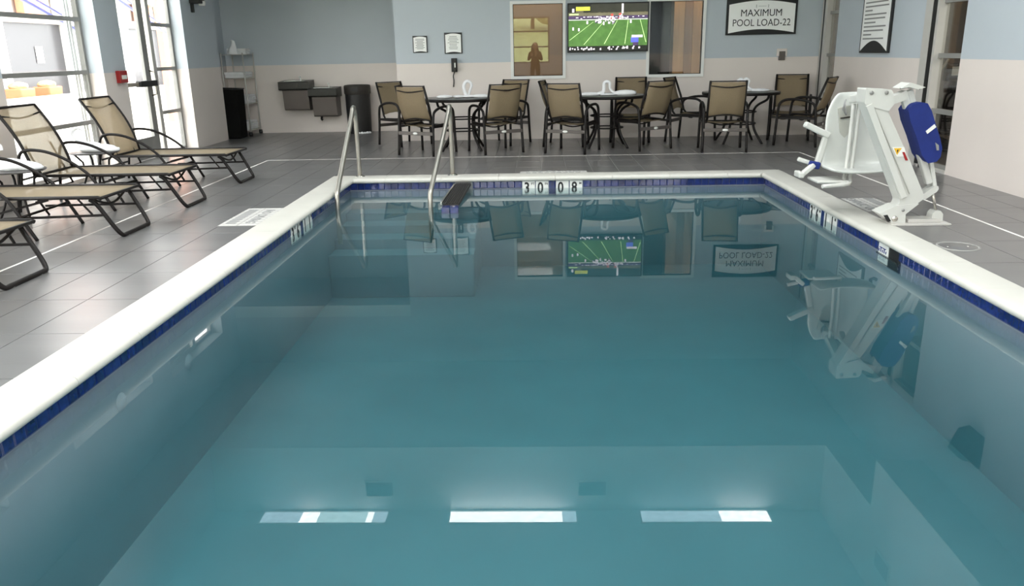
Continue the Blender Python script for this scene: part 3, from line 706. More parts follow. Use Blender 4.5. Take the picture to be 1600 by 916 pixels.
# round tables
def table_proto():
    t = thing('round_table', '', 'table', (0, 0, 0), 0, 'round patio tables')
    MB().lathe([(0, .715), (.53, .715), (.54, .72), (.545, .735), (.53, .742), (0, .742)], n=40).build('table_top', STONE, t)
    MB().lathe([(.535, .70), (.556, .70), (.56, .72), (.556, .738), (.545, .738)], n=40).build('rim', BRONZE, t)
    for k in range(4):
        a = PI/4+k*PI/2; c, s_ = math.cos(a), math.sin(a)
        MB().tube([(c*r, s_*r, z) for r, z in [(q.x, q.z) for q in curve3([(.46, 0, .70), (.43, 0, .63), (.30, 0, .56), (.235, 0, .48), (.225, 0, .34), (.26, 0, .2), (.34, 0, .08), (.40, 0, 0)], 4)]], .018, 7).build('leg', BRONZE, t)
    MB().tube([(.235*math.cos(2*PI*i/24), .235*math.sin(2*PI*i/24), .45) for i in range(24)], .011, 6, closed=True).build('ring', BRONZE, t)
    MB().tube([(.235*math.cos(2*PI*i/24), .235*math.sin(2*PI*i/24), .28) for i in range(24)], .011, 6, closed=True).build('ring', BRONZE, t)
    return t
TB = [((-1.03, 11.90), 'round grey-topped table in front of the two small framed notices'), ((1.07, 11.95), 'round grey-topped table in the middle, below the television'), ((3.06, 12.25), 'round grey-topped table at the right, below the pool load sign')]
tp = table_proto()
for i, (c, lab) in enumerate(TB):
    o = tp if i == 0 else copy_tree(tp); o.location = (c[0], c[1], 0); o['label'] = lab
# towel swans
def blob(b, c, rx, ry, rz, n=10, seed=0):
    rd = random.Random(seed); prof = []
    vs = []; fs = []
    for i in range(7):
        p = PI*i/6
        for k in range(n):
            a = 2*PI*k/n; q = 1+rd.uniform(-.07, .07)
            vs.append((c[0]+rx*math.sin(p)*math.cos(a)*q, c[1]+ry*math.sin(p)*math.sin(a)*q, c[2]+max(-rz, rz*math.cos(p))))
    for i in range(6):
        for k in range(n):
            l = (k+1) % n; fs.append((i*n+k, i*n+l, (i+1)*n+l, (i+1)*n+k))
    b.add(vs, fs, 0, True)
def swan(loc, rz, label, necks, body, group='folded towel swans', s=1):
    t = thing('towel_swan', label, 'towel', loc, rz, group); t.scale = (s, s, s)
    b = MB(); sd = int(abs(loc[0]*100))
    for (c, r) in body: blob(b, c, *r, seed=sd+len(b.v))
    b.build('body', TOWEL, t)
    for nk in necks: MB().tube(curve3(nk, 5), [.026-.010*i/(5*(len(nk)-1)) for i in range(5*(len(nk)-1)+1)], 8).build('neck', TOWEL, t)
    return t
TT = .742
swan((-.93, 11.78, TT), 0, 'white towel folded as a looped ribbon with wings on the left table',
     [[(-.02, 0, .03), (-.045, 0, .09), (-.055, 0, .17), (-.02, 0, .225), (.03, 0, .22), (.055, 0, .17), (.03, 0, .10), (.01, 0, .03)]],
     [((-.13, 0, .02), (.09, .09, .022)), ((-.33, 0, .02), (.12, .08, .026)), ((.18, .0, .02), (.15, .08, .028)), ((.02, 0, .02), (.1, .08, .02))])
swan((1.05, 11.75, TT), 0, 'white towel folded with a square arch and spread wings on the middle table',
     [[(-.13, 0, .02), (-.06, 0, .05), (-.045, 0, .10), (-.04, 0, .17), (-.0, 0, .19), (.035, 0, .17), (.04, 0, .10), (.08, 0, .05), (.14, 0, .03)]],
     [((-.24, 0, .02), (.16, .08, .03)), ((.26, .0, .03), (.17, .09, .045)), ((.02, 0, .015), (.14, .08, .016))])
swan((3.05, 12.05, TT), 0, 'white towel swan with a heart-shaped neck on the right table',
     [[(-.01, 0, .15), (-.05, 0, .18), (-.09, 0, .15), (-.08, 0, .09), (-.07, 0, .02)], [(-.01, 0, .15), (.03, 0, .18), (.065, 0, .15), (.055, 0, .08), (.12, 0, .03), (.2, 0, .03)]],
     [((.22, 0, .02), (.16, .08, .026)), ((.02, 0, .02), (.12, .08, .018))])

# ---------------------------------------------------------------- loungers (local +X towards the pool)
def lounger_proto():
    t = thing('sun_lounger', '', 'lounger', (0, 0, 0), 0, 'sun loungers along the windows')
    W = .315
    rows = [[(-.65+1.26*i/10, y, .335-.012*(1-(y/W)**2)) for y in (-W+.02, -.15, 0, .15, W-.02)] for i in range(11)]
    MB().sheet(rows).build('seat_sling', SLINGD, t, mod='solid')
    def bk(k): return (-.65-.27*k+.045*math.sin(PI*k), .345+.61*k)
    rows = [[(bk(i/10)[0]-.012*(1-(y/W)**2), y, bk(i/10)[1]) for y in (-W+.02, -.15, 0, .15, W-.02)] for i in range(11)]
    MB().sheet(rows).build('back_sling', SLINGD, t, mod='solid')
    b = MB()
    for s_ in (-1, 1): b.tube([(-.66, s_*W, .335), (.60, s_*W, .335), (.625, s_*W, .325)], .015, 7)
    b.tube([(.615, -W, .328), (.615, W, .328)], .013, 7); b.tube([(-.655, -W, .335), (-.655, W, .335)], .013, 7)
    b.build('seat_frame', BRONZE, t)
    b = MB()
    for s_ in (-1, 1): b.tube([(bk(k/8)[0], s_*W, bk(k/8)[1]) for k in range(9)], .015, 7)
    b.tube([(*[bk(1)[0]], -W, bk(1)[1]), (bk(1)[0], W, bk(1)[1])], .012, 7)
    b.tube(curve3([(bk(.88)[0], -W, bk(.88)[1]), (bk(.82)[0]-.03, 0, bk(.82)[1]), (bk(.88)[0], W, bk(.88)[1])], 5), .010, 6)
    b.build('back_frame', BRONZE, t)
    # adjustable prop behind the back
    MB().tube([(-.76, -.2, .60), (-.60, -.2, .20), (-.60, .2, .20), (-.76, .2, .60)], .010, 6).build('back_prop', BRONZE, t)
    b = MB(); w2 = .255
    b.tube(curve3([(.52, -W+.015, .32), (.56, -w2-.02, .27), (.66, -w2, .09), (.70, -w2+.03, .02), (.705, -w2+.09, .0145), (.705, 0, .0145), (.705, w2-.09, .0145), (.70, w2-.03, .02), (.66, w2, .09), (.56, w2+.02, .27), (.52, W-.015, .32)], 4), .017, 8)
    b.build('foot_loop', BRONZE, t)
    for s_ in (-1, 1):
        MB().lathe([(0, 0), (.016, 0), (.016, .018)], (.703, s_*.15, 0), 8).build('glide', ALUL, t)
        y = s_*(W+.022)
        MB().tube(curve3([(-.84, y, .0), (-.80, y, .25), (-.775, y, .42), (-.74, y, .54), (-.66, y, .578), (-.50, y, .563), (-.34, y, .50), (-.20, y, .41), (-.10, y, .31), (.0, y, .13), (.07, y, .0)], 4), .0145, 8).build('arm_and_leg', BRONZE, t)
        MB().bar((-.78, s_*(W-.01), .30), (-.64, s_*(W-.01), .335), .02, .02).build('hinge_link', BRONZE, t)
        b = MB(); b.bar((-.2, s_*(w2+.03), .17), (.61, s_*w2, .185), .018, .018); b.bar((.42, s_*(w2+.03), .32), (.50, s_*w2, .19), .014, .014); b.bar((-.28, s_*(w2+.03), .2), (.18, s_*(w2+.03), .315), .018, .018)
        b.build('lower_rail', BRONZE, t)
    for p_ in (curve3([(.53, -W+.01, .32), (.54, 0, .24), (.53, W-.01, .32)], 4), [(-.03, -W, .19), (-.03, W, .19)], [(-.815, -W, .2), (-.815, W, .2)]):
        MB().tube(p_, .0105, 6).build('cross_brace', BRONZE, t)
    return t
LG = [(4.93, 'nearest sun lounger, only its tan foot end in view at the left edge'),
      (6.44, 'second nearest sun lounger, flat tan seat reaching in from the left edge'),
      (7.68, 'third sun lounger with its see-through tan back raised before the large window'),
      (9.13, 'farthest sun lounger, tan back raised beside the glazed door')]
lp = lounger_proto()
for i, (y, lab) in enumerate(LG):
    o = lp if i == 0 else copy_tree(lp); o.location = (-4.0, y, 0); o['label'] = lab
# side tables with towels
def side_table(loc, lab):
    t = thing('side_table', lab, 'table', loc, 0, 'low side tables between loungers')
    MB().lathe([(0, .425), (.235, .425), (.245, .432), (.245, .44), (0, .442)], n=28).build('table_top', STONE, t)
    for k in range(4):
        a = PI/4+k*PI/2
        MB().tube([(math.cos(a)*r, math.sin(a)*r, z) for r, z in ((.2, .425), (.13, .34), (.11, .2), (.17, .06), (.2, 0))], .011, 6).build('leg', BRONZE, t)
side_table((-4.62, 8.405, 0), 'low round table between the two loungers with raised backs')
side_table((-4.62, 7.06, 0), 'low round table at the left edge beside the third lounger')
side_table((-4.62, 5.7, 0), 'low round table beside the nearest lounger, outside the left edge')
for (x, y, lab) in ((-4.60, 8.40, 'white folded towel swan on the low table between the raised loungers'), (-4.62, 7.06, 'white folded towel swan on the low table at the left edge')):
    t = swan((x, y, .442), 0, lab, [], [((.02, 0, .03), (.2, .15, .045)), ((-.06, 0, .06), (.12, .1, .04)), ((.14, -.02, .02), (.13, .1, .03))], group='towels on the low side tables')
    o = MB().tube(curve3([(-.12, 0, .08), (-.2, 0, .14), (-.22, 0, .2), (-.16, 0, .24), (-.1, 0, .21), (-.09, 0, .17)], 5), [.022-.0004*i for i in range(26)], 8).build('neck', TOWEL, t)

# ---------------------------------------------------------------- stair rails
def rail(x0, x1, lab):
    t = thing('stair_rail', lab, 'handrail', (x0, 9.27, 0), 0, 'stainless stair rails')
    d = x1-x0
    P = curve3([(0, 0, .0), (0, 0, .5), (0, -.01, .70), (0, -.06, .79), (0+.0*d, -.13, .78), (.07*d, -.22, .70), (.5*d, -.72, .36), (.92*d, -1.16, .06), (d, -1.235, -.03), (d, -1.25, -.2), (d, -1.25, -.50)], 6)
    MB().tube(P, .025, 14).build('tube', RAILM, t)
    MB().lathe([(.024, .03), (.03, .028), (.055, .012), (.058, .008)], (0, 0, 0), 18).build('anchor_collar', STEEL, t)
rail(-2.02, -2.0, 'left curved stainless stair rail at the far left corner of the pool')
rail(-.94, -1.05, 'right curved stainless stair rail, beside the far skimmer')

# ---------------------------------------------------------------- alcove
t = thing('shelf_rack', 'tall chrome wire shelving rack of white towels in the dim alcove corner', 'rack', (-5.25, 14.7, 0))
PZ = [.10, .555, 1.0, 1.40]
for sx in (-.17, .21):
    for sy in (-.28, .26):
        MB().tube([(sx, sy, .07), (sx, sy, 1.43)], .013, 8).build('post', ALUL, t)
        MB().lathe([(0, 0), (.03, .0), (.035, .03), (.03, .07), (0, .07)], (sx, sy, 0), 10).build('caster', BLACK, t)
for z in PZ:
    b = MB(); b.tube([(-.17, -.28, z), (.21, -.28, z), (.21, .26, z), (-.17, .26, z)], .008, 6, closed=True)
    for i in range(12): y = -.26+.5*i/11; b.tube([(-.17, y, z), (.21, y, z)], .003, 4)
    b.build('shelf', ALUL, t)
def towel_fold(loc, sx, sy, sz, rz, lab, grp):
    t = thing('folded_towel', lab, 'towel', loc, rz, grp)
    b = MB()
    for k in range(2):
        z0, z1 = sz*k/2, sz*(k+1)/2-.002
        prof = [(-sx/2, z0)]+[(sx/2-(z1-z0)/2+(z1-z0)/2*math.cos(a), (z0+z1)/2+(z1-z0)/2*math.sin(a)) for a in [(-PI/2+PI*i/6) for i in range(7)]]+[(-sx/2, z1)]
        b.prism(prof, -sy/2, sy/2, 'y', 0, True)
    b.build('layers', TOWEL, t)
    return t
tl = None
place = [(1.408, [(0, 0)], 2), (1.008, [(0, -.12), (0, .12)], 2), (.563, [(0, -.12), (0, .12)], 3), (.108, [(0, -.12), (0, .12)], 3)]
nm = {0: 'top', 1: 'second', 2: 'third', 3: 'bottom'}
lv = ['lowest', 'middle', 'upper']
for si, (z, pos, nl) in enumerate(place):
    for pi_, (dx, dy) in enumerate(pos):
        for k in range(nl):
            if si == 0: dy2, sxx = .1, .34
            else: dy2, sxx = dy, .34
            h = .05
            where = ('near' if dy < 0 else 'far')+' pile' if len(pos) > 1 else 'pile'
            lvl = 'bottom' if k == 0 else ('top' if k == nl-1 else 'middle')
            if tl is None:
                tl = towel_fold((-5.23, 14.7+dy2, z), sxx, .22, h-.002, 0, '', 'folded towels on the rack'); o = tl
            else: o = copy_tree(tl)
            o.location = (-5.23+random.uniform(-.01, .01), 14.69+dy2, z+h*k); o.rotation_euler = (0, 0, random.uniform(-.05, .05))
            o['label'] = 'white folded towel, %s of the %s on the %s rack shelf' % (lvl, where, nm[si])
t = thing('towel_swan', 'white towel folded into an upright peak on top of the rack', 'towel', (-5.25, 14.53, 1.408), 0, 'folded towel swans')
b = MB(); b.tube([(0, 0, 0), (.01, 0, .06), (.03, 0, .14), (.03, 0, .21), (-.005, 0, .235)], [.10, .08, .045, .03, .01], 10); b.build('body', TOWEL, t)
t = thing('laundry_hamper', 'tall black soft hamper standing before the towel rack', 'hamper', (-5.23, 14.15, 0))
b = MB(); b.add([(-.2, -.17, 0), (.17, -.17, 0), (.17, .17, 0), (-.2, .17, 0), (-.22, -.19, .85), (.18, -.19, .83), (.18, .19, .83), (-.22, .19, .85)], [(0,3,2,1),(0,1,5,4),(1,2,6,5),(2,3,7,6),(3,0,4,7),(4,5,6,7)])
b.build('bag', BLACKF, t, bevel=.02)
MB().tube([(-.22, -.19, .845), (.18, -.19, .83), (.18, .19, .83), (-.22, .19, .845)], .01, 6, closed=True).build('rim', BLACK, t)
# drinking fountains
def fountain(x0, x1, ztop, zbot, lab):
    t = thing('drinking_fountain', lab, 'fountain', ((x0+x1)/2, 15.0, 0), 0, 'pair of drinking fountains'); w_ = (x1-x0)/2
    MB().prism([(-.42, ztop-.02), (-.42, ztop-.15), (-.36, ztop-.17), (0, ztop-.17), (0, ztop)], -w_, w_, 'x').build('basin', FOUNTD, t, bevel=.01)
    MB().prism([(-.36, ztop-.17), (-.32, zbot+.02), (-.28, zbot), (0, zbot), (0, ztop-.17)], -w_+.05, w_-.03, 'x').build('cabinet', FOUNT, t, bevel=.006)
    MB().box((-w_+.1, -.38, ztop-.012), (w_-.12, -.12, ztop-.004)).build('drain_tray', MTILE, t)  # white colour stands in for chrome mirroring the window
    MB().tube(curve3([(w_*.35, -.25, ztop-.01), (w_*.35, -.25, ztop+.05), (w_*.3, -.28, ztop+.06)], 4), .013, 8).build('spout', MTILE, t)  # bright reflection put into the colour, as on the tray
    MB().box((-.05, -.43, ztop-.12), (.09, -.419, ztop-.06)).build('push_plate', FOUNTD, t)
    return t
fountain(-4.52, -3.98, .94, .42, 'left, higher drinking fountain with dark basin on the alcove wall')
f2 = fountain(-4.0, -3.49, .815, .30, 'right, lower drinking fountain with dark basin on the alcove wall')
MB().tube([(-.14, -.02, .30), (-.14, -.06, .24), (-.12, -.06, .22)], .02, 8).build('drain_trap', BLACK, f2)
t = thing('waste_bin', 'tall black half-round waste bin beside the drinking fountains', 'bin', (-3.15, 14.76, 0))
MB().lathe([(0, 0), (.205, 0), (.21, .02), (.222, .70), (.215, .82), (.2, .83), (.0, .83)], n=28).build('body', BLACK, t)
MB().lathe([(.222, .68), (.236, .70), (.236, .82), (.228, .84), (.2, .845), (.19, .80)], n=28).build('lid', CHAR, t)
MB().box((-.06, -.241, .74), (.06, -.232, .80)).build('flap', BLACK, t)
b = MB()
for k in range(14):
    a = -PI*.5+(k-7)*.12+.5; b.bar((.214*math.cos(a), .214*math.sin(a), .03), (.222*math.cos(a), .222*math.sin(a), .66), .006, .006)
b.build('ribs', CHAR, t)
b = MB()
for k in range(5):
    a = -PI*.5+.12+k*.22; blob(b, (.235*math.cos(a), .235*math.sin(a), .012), .03, .018, .018+.006*(k % 2), 7, k)
b.build('liner_scrap', TOWEL, t)

# ---------------------------------------------------------------- wall objects
def notice(name, x0, x1, z0, z1, lab, grp=None):
    t = thing(name, lab, 'notice', ((x0+x1)/2, YF, (z0+z1)/2), 0, grp); w_, h = (x1-x0)/2, (z1-z0)/2
    MB().box((-w_, -.02, -h), (w_, 0, h)).build('frame', BLACK, t, bevel=.003)
    n = 10; top = [(-w_*.88+1.76*w_*i/n, h*.80+h*.12*math.sin(PI*i/n)) for i in range(n+1)]; bot = [(w_*.88-1.76*w_*i/n, -h*.92+h*.10*math.sin(PI*i/n)) for i in range(n+1)]
    MB().prism(top+bot, -.0225, -.0195, 'y').build('sheet', SIGNW, t)
    b = MB(); rd = random.Random(int(x0*100))
    for i in range(9):
        z = h*(.62-.145*i); l = w_*rd.uniform(.35, .68); b.box((-l, -.0235, z-.004), (l, -.0225, z+.004))
    b.build('print', GREYP, t)
notice('framed_notice', -1.884, -1.655, 1.372, 1.625, 'small black-framed notice, the left of the pair above the left table', 'framed notices')
notice('framed_notice', -1.384, -1.105, 1.348, 1.665, 'larger black-framed notice, directly above the wall phone', 'framed notices')
t = thing('wall_phone', 'black wall phone with hanging cord below the larger notice', 'phone', (-1.24, YF, 1.17))
MB().box((-.045, -.06, -.1), (.045, 0, .11)).build('body', BLACK, t, bevel=.008)
MB().box((.0, -.085, -.085), (.038, -.055, .095)).build('handset', CHAR, t, bevel=.01)
MB().box((.006, -.088, -.03), (.026, -.0845, .04)).build('dial_card', MTILE, t)
MB().tube(curve3([(0, -.03, -.1), (-.02, -.035, -.16), (-.015, -.03, -.24), (-.025, -.03, -.33)], 8), .009, 6).build('cord', BLACK, t)
t = thing('thermostat', 'beige thermostat box with grey display above the right table', 'thermostat', (3.893, YF, 1.245))
MB().box((-.08, -.03, -.03), (.08, 0, .085)).build('cover', CREAM, t, bevel=.008)
MB().box((-.045, -.038, -.09), (.05, -.0, .045)).build('display', FOUNT, t, bevel=.004)
# television
t = thing('television', 'flat television showing a football game between the two inner windows', 'television', (1.173, YF, 1.695))
MB().box((-.628, -.075, -.365), (.628, -.03, .365)).build('housing', BLACK, t, bevel=.004)
MB().box((-.2, -.03, -.15), (.2, 0, .15)).build('bracket', BLACK, t)
TVM = [em('tv_green', srgb(76, 120, 54), .9), em('tv_line', srgb(190, 228, 150)), em('tv_dark', srgb(40, 40, 34)), em('tv_stand', srgb(104, 100, 78)), em('tv_white', srgb(228, 220, 226)), em('tv_purple', srgb(70, 52, 90)), em('tv_yellow', srgb(196, 200, 70)), em('tv_blue', srgb(90, 100, 210)), em('tv_red', srgb(190, 80, 70)), em('tv_black', srgb(8, 10, 14))]
b = MB(); W2, H2 = .61, .345
def q(x0, z0, x1, z1, mi, dy=0): b.box((x0, -.0765-dy, z0), (x1, -.0755-dy, z1), mi)
def px(u, v): return (-W2+2*W2*(u-75)/1255, H2-2*H2*(v-60)/760)   # picture units
def Q(u0, v0, u1, v1, mi, dy=.0005):
    a, c = px(u0, v0), px(u1, v1); q(a[0], c[1], c[0], a[1], mi, dy)
Q(75, 60, 1330, 820, 9, 0); Q(75, 300, 1330, 740, 0, .0003); Q(75, 60, 1330, 200, 2, .0003); Q(75, 190, 1330, 250, 3, .0003); Q(75, 250, 1330, 300, 5, .0003)
Q(75, 308, 1330, 318, 4)
for (u0, v0, u1, v1) in ((470, 345, 90, 640), (620, 365, 320, 715), (850, 325, 645, 710), (1020, 325, 975, 710), (1210, 320, 1310, 690)):
    a, c = px(u0, v0), px(u1, v1); b.bar((a[0], -.077, a[1]), (c[0], -.077, c[1]), .001, .007, 1, up=(0, 1, 0)) if False else b.add([(a[0]-.004, -.0772, a[1]), (a[0]+.004, -.0772, a[1]), (c[0]+.006, -.0772, c[1]), (c[0]-.006, -.0772, c[1])], [(0, 1, 2, 3)], 1)
Q(75, 60, 430, 185, 9, .0006); Q(190, 100, 415, 165, 6, .0009); Q(130, 130, 165, 190, 4, .0009); Q(190, 170, 310, 190, 3, .0009); Q(85, 210, 235, 235, 1, .0009)
Q(915, 60, 945, 215, 4, .0009)
rd = random.Random(3)
for k in range(60):
    u = rd.uniform(490, 800); v = rd.uniform(255, 355); Q(u, v, u+rd.uniform(14, 34), v+rd.uniform(16, 34), 4 if rd.random() < .72 else 5, .0008+k*1e-5)
for k in range(14): u = rd.uniform(740, 920); v = rd.uniform(210, 290); Q(u, v, u+28, v+26, 8 if k % 2 else 4, .0012+k*1e-5)
for k in range(26): u = rd.uniform(90, 1300); v = rd.uniform(252, 285); Q(u, v, u+rd.uniform(14, 40), v+14, 4, .0011+k*1e-5)
for k in range(44): u = rd.uniform(85, 1260); v = rd.uniform(745, 790); Q(u, v, u+rd.uniform(12, 26), v+rd.uniform(14, 34), 4, .0011+k*1e-5)
for (u, v) in ((135, 430), (225, 445), (360, 330), (1050, 325), (620, 350)): Q(u, v, u+26, v+50, 4, .0013)
Q(1080, 570, 1255, 610, 4, .0012); Q(1070, 610, 1190, 690, 7, .0013); Q(1100, 690, 1190, 740, 5, .0014)
b.build('screen', TVM, t)
# pool load sign
t = thing('pool_load_sign', 'large black and white sign reading MAXIMUM POOL LOAD-22', 'sign', (3.54, YF, 1.825))
MB().box((-.54, -.03, -.28), (.54, 0, .28)).build('board', BLACK, t, bevel=.004)
n = 16; top = [(-.505+1.01*i/n, .165+.055*math.sin(PI*i/n)) for i in range(n+1)]; bot = [(.505-1.01*i/n, -.255+.055*math.sin(PI*i/n)) for i in range(n+1)]
MB().prism(top+bot, -.034, -.029, 'y').build('panel', SIGNW, t)
for body, z, s_, x, sx in (('MAXIMUM', .035, .146, -.01, .94), ('POOL LOAD-22', -.108, .146, 0, .88)):
    o = text('lettering', body, s_, BLACKP, (0, 0, 0), (PI/2, 0, 0), None, sx=sx, font_bold=0); o.parent = t; o.location = (x, -.0355, z)
b = MB(); b.box((-.095, -.036, .115), (-.088, -.034, .16)).box((.088, -.036, .115), (.095, -.036+.002, .16)).box((-.06, -.036, .136), (.06, -.0345, .140)); b.build('small_emblem', GREYP, t)
# pool rules on the right wall
t = thing('rules_sign', 'tall black-framed pool rules sign of small grey print on the right wall', 'sign', (XR, 11.035, 1.90))
MB().box((-.03, -.46, -.64), (0, .46, .64)).build('board', BLACK, t, bevel=.004)
n = 12; bot = [(-.42+.84*i/n, -.615+.13*math.sin(PI*i/n)) for i in range(n+1)]; top = [(.42-.84*i/n, .57+.045*math.sin(PI*i/n)) for i in range(n+1)]
MB().prism([(u, z) for u, z in bot+top], -.034, -.029, 'x').build('panel', SIGNW, t)
b = MB(); rd = random.Random(5)
for i in range(19):
    z = .44-.05*i
    if i % 3 == 2: l = rd.uniform(.2, .5)
    else: l = rd.uniform(.62, .74)
    b.box((-.0355, .36-l, z-.009), (-.034, .36, z+.009))
b.build('print', GREYP, t)
# fire alarm pull, sensor, camera-like fitting
t = thing('fire_alarm_pull', 'red fire alarm pull box on the left wall beside the glazed door', 'alarm', (XL, 10.42, 1.15))
MB().box((0, -.1, -.075), (.055, .1, .075)).build('box', RED, t, bevel=.006)
MB().box((.055, -.06, -.03), (.062, .06, .02)).build('handle', MTILE, t); MB().box((0, .1, -.06), (.03, .13, .05)).build('back_plate', BLACK, t)
t = thing('wall_fixture', 'dark bracket with a white lens high on the left wall after the door', 'fixture', (XL, 12.95, 2.16))
MB().box((0, -.03, -.13), (.04, .03, .08)).build('plate', BLACK, t, bevel=.005)
MB().box((.0, -.06, .0), (.16, .16, .08)).build('arm', BLACK, t, bevel=.008)
MB().lathe([(0, -.03), (.045, -.03), (.055, .0), (.055, .04), (0, .05)], (.13, .12, .0), 14).build('lens', MTILE, t)
t = thing('wall_speaker', 'dark wedge-shaped speaker high on the right wall above the lift', 'speaker', (XR, 7.48, 2.27))
MB().prism([(0, -.13), (-.12, -.10), (-.2, .12), (-.04, .16), (-.03, .22), (0, .22)], -.14, .14, 'y').build('cabinet', CHAR, t, bevel=.01)
MB().bar((-.125, 0, -.098), (-.202, 0, .118), .24, .006, up=(0, 0, 1)).build('grille', BLACK, t)

# ---------------------------------------------------------------- pool lift
L = thing('pool_lift', 'white accessible pool lift with side seat and blue battery cover on the right deck', 'lift', (2.95, 6.37, 0))
def lift(b, name, m, bevel=0, **k): return shift_parent(b.build(name, m, None, bevel=bevel, **k), L)
lift(MB().box((2.80, 6.24, .0), (3.26, 6.50, .014)), 'base_plate', ALUL, .003)
lift(MB().box((2.95, 6.30, .014), (3.2, 6.44, .04)), 'base_channel', ALUL, .003)
Z0 = .02
lift(MB().prism([(2.716, .09), (2.843, .148), (2.933, .16), (3.02, .165), (2.925, .083), (2.93, .012), (2.821, .012), (2.80, .03)], 6.304, 6.456, 'y'), 'foot_bracket', LIFTW, .006)
lift(MB().prism([(2.751, .075), (2.782, .08), (2.815, .03), (2.795, .02)], 6.301, 6.32, 'y'), 'bracket_slot', BLACK)
o = lift(MB().lathe([(0, .012), (.02, .012), (.024, 0)], n=14), 'pivot_bolt', STEEL); o.matrix_parent_inverse = Matrix(); o.matrix_local = Matrix.Translation((2.842-2.95, 6.303-6.37, .048)) @ Matrix.Rotation(PI/2, 4, 'X')
o = lift(MB().lathe([(0, .008), (.01, .008), (.012, 0)], n=10), 'pivot_bolt', ALU); o.matrix_parent_inverse = Matrix(); o.matrix_local = Matrix.Translation((2.90-2.95, 6.303-6.37, .115)) @ Matrix.Rotation(PI/2, 4, 'X')
lift(MB().prism([(2.511, .95), (2.551, .99), (2.711, .99), (2.70, .875), (2.91, .50), (3.062, .21), (2.925, .095), (2.86, .14), (2.873, .187)], 6.31, 6.45, 'y'), 'mast', LIFTW, .01)
lift(MB().bar((2.575, 6.307, .93), (2.935, 6.307, .245), .006, .012, up=(0, 1, 0)), 'mast_groove', LIFTG)
lift(MB().bar((2.545, 6.30, .93), (2.893, 6.30, .215), .05, .02, up=(0, 1, 0)), 'mast_face_rail', LIFTW, .004)
lift(MB().prism([(2.512, 1.052), (2.700, 1.04), (2.716, 1.02), (2.735, .93), (2.697, .88), (2.547, .92), (2.511, .94)], 6.30, 6.47, 'y'), 'crosshead', LIFTW, .01)
for xx in (2.555, 2.667):
    o = lift(MB().lathe([(0, .008), (.013, .008), (.016, 0)], n=12), 'crosshead_bolt', ALU); o.matrix_parent_inverse = Matrix(); o.matrix_local = Matrix.Translation((xx-2.95, 6.298-6.37, 1.018)) @ Matrix.Rotation(PI/2, 4, 'X')
lift(MB().prism([(2.712, .975), (2.831, 1.03), (2.852, .99), (2.84, .958), (2.735, .925), (2.715, .86), (2.70, .89)], 6.34, 6.42, 'y'), 'upper_link', LIFTW, .005)
lift(MB().bar((2.82, 6.38, 1.02), (3.11, 6.38, .31), .055, .06, up=(0, 1, 0)), 'actuator_tube', LIFTW, .012)
lift(MB().bar((2.865, 6.38, 1.03), (2.99, 6.38, .70), .05, .06, up=(0, 1, 0)), 'actuator_guide', LIFTW, .01)
lift(MB().bar((3.09, 6.37, .50), (3.148, 6.37, .29), .03, .05, up=(0, 1, 0)), 'lower_strut', LIFTW, .006)
lift(MB().prism([(2.771, 1.045), (2.838, 1.088), (2.955, 1.052), (2.90, 1.036), (2.834, 1.055)], 6.30, 6.46, 'y'), 'top_handle', LIFTW, .006)
lift(MB().tube([(2.78, 6.34, 1.045), (2.86, 6.33, 1.062), (2.93, 6.34, 1.04)], .008, 6), 'handle_wire', BLACK)
cv = [(2.838, .885), (2.865, .93), (2.92, .945), (2.975, .935), (3.012, .88), (3.05, .79), (3.095, .69), (3.128, .60), (3.125, .53), (3.10, .495), (3.035, .482), (2.985, .54), (2.925, .68), (2.865, .80)]
o = lift(MB().prism(cv, 6.28, 6.46, 'y'), 'battery_cover', NAVY, .035); o['label'] = 'royal blue fabric battery cover'
lift(MB().prism([(2.985, .728), (3.043, .779), (3.058, .758), (2.998, .708)], 6.272, 6.30, 'y'), 'white_label', MTILE)
lift(MB().prism([(3.068, .641), (3.095, .621), (3.101, .582), (3.086, .582)], 6.272, 6.30, 'y'), 'cover_slit', GREYP)
lift(MB().prism([(3.03, .20), (3.045, .228), (3.141, .300), (3.163, .297), (3.168, .272), (3.155, .25), (3.07, .19)], 6.33, 6.43, 'y'), 'lower_link', LIFTW, .006)
lift(MB().tube([(3.133, 6.37, .27), (3.194, 6.37, .075)], .011, 10), 'piston_rod', STEEL)
lift(MB().prism([(3.14, .014), (3.145, .075), (3.165, .10), (3.206, .10), (3.229, .075), (3.232, .014)], 6.33, 6.42, 'y'), 'clevis', LIFTW, .006)
lift(MB().prism([(2.772, .600), (2.832, .600), (2.802, .548)], 6.302, 6.309, 'y'), 'warning_triangle', YELL)
lift(MB().prism([(2.796, .588), (2.808, .588), (2.802, .562)], 6.300, 6.302, 'y'), 'warning_mark', BLACKP)
lift(MB().prism([(2.757, .608), (2.85, .608), (2.875, .535), (2.80, .535)], 6.304, 6.3105, 'y'), 'warning_sticker', MTILE)
lift(MB().prism([(2.838, .570), (2.855, .570), (2.890, .505), (2.872, .505)], 6.300, 6.3095, 'y'), 'instruction_strip', RED)
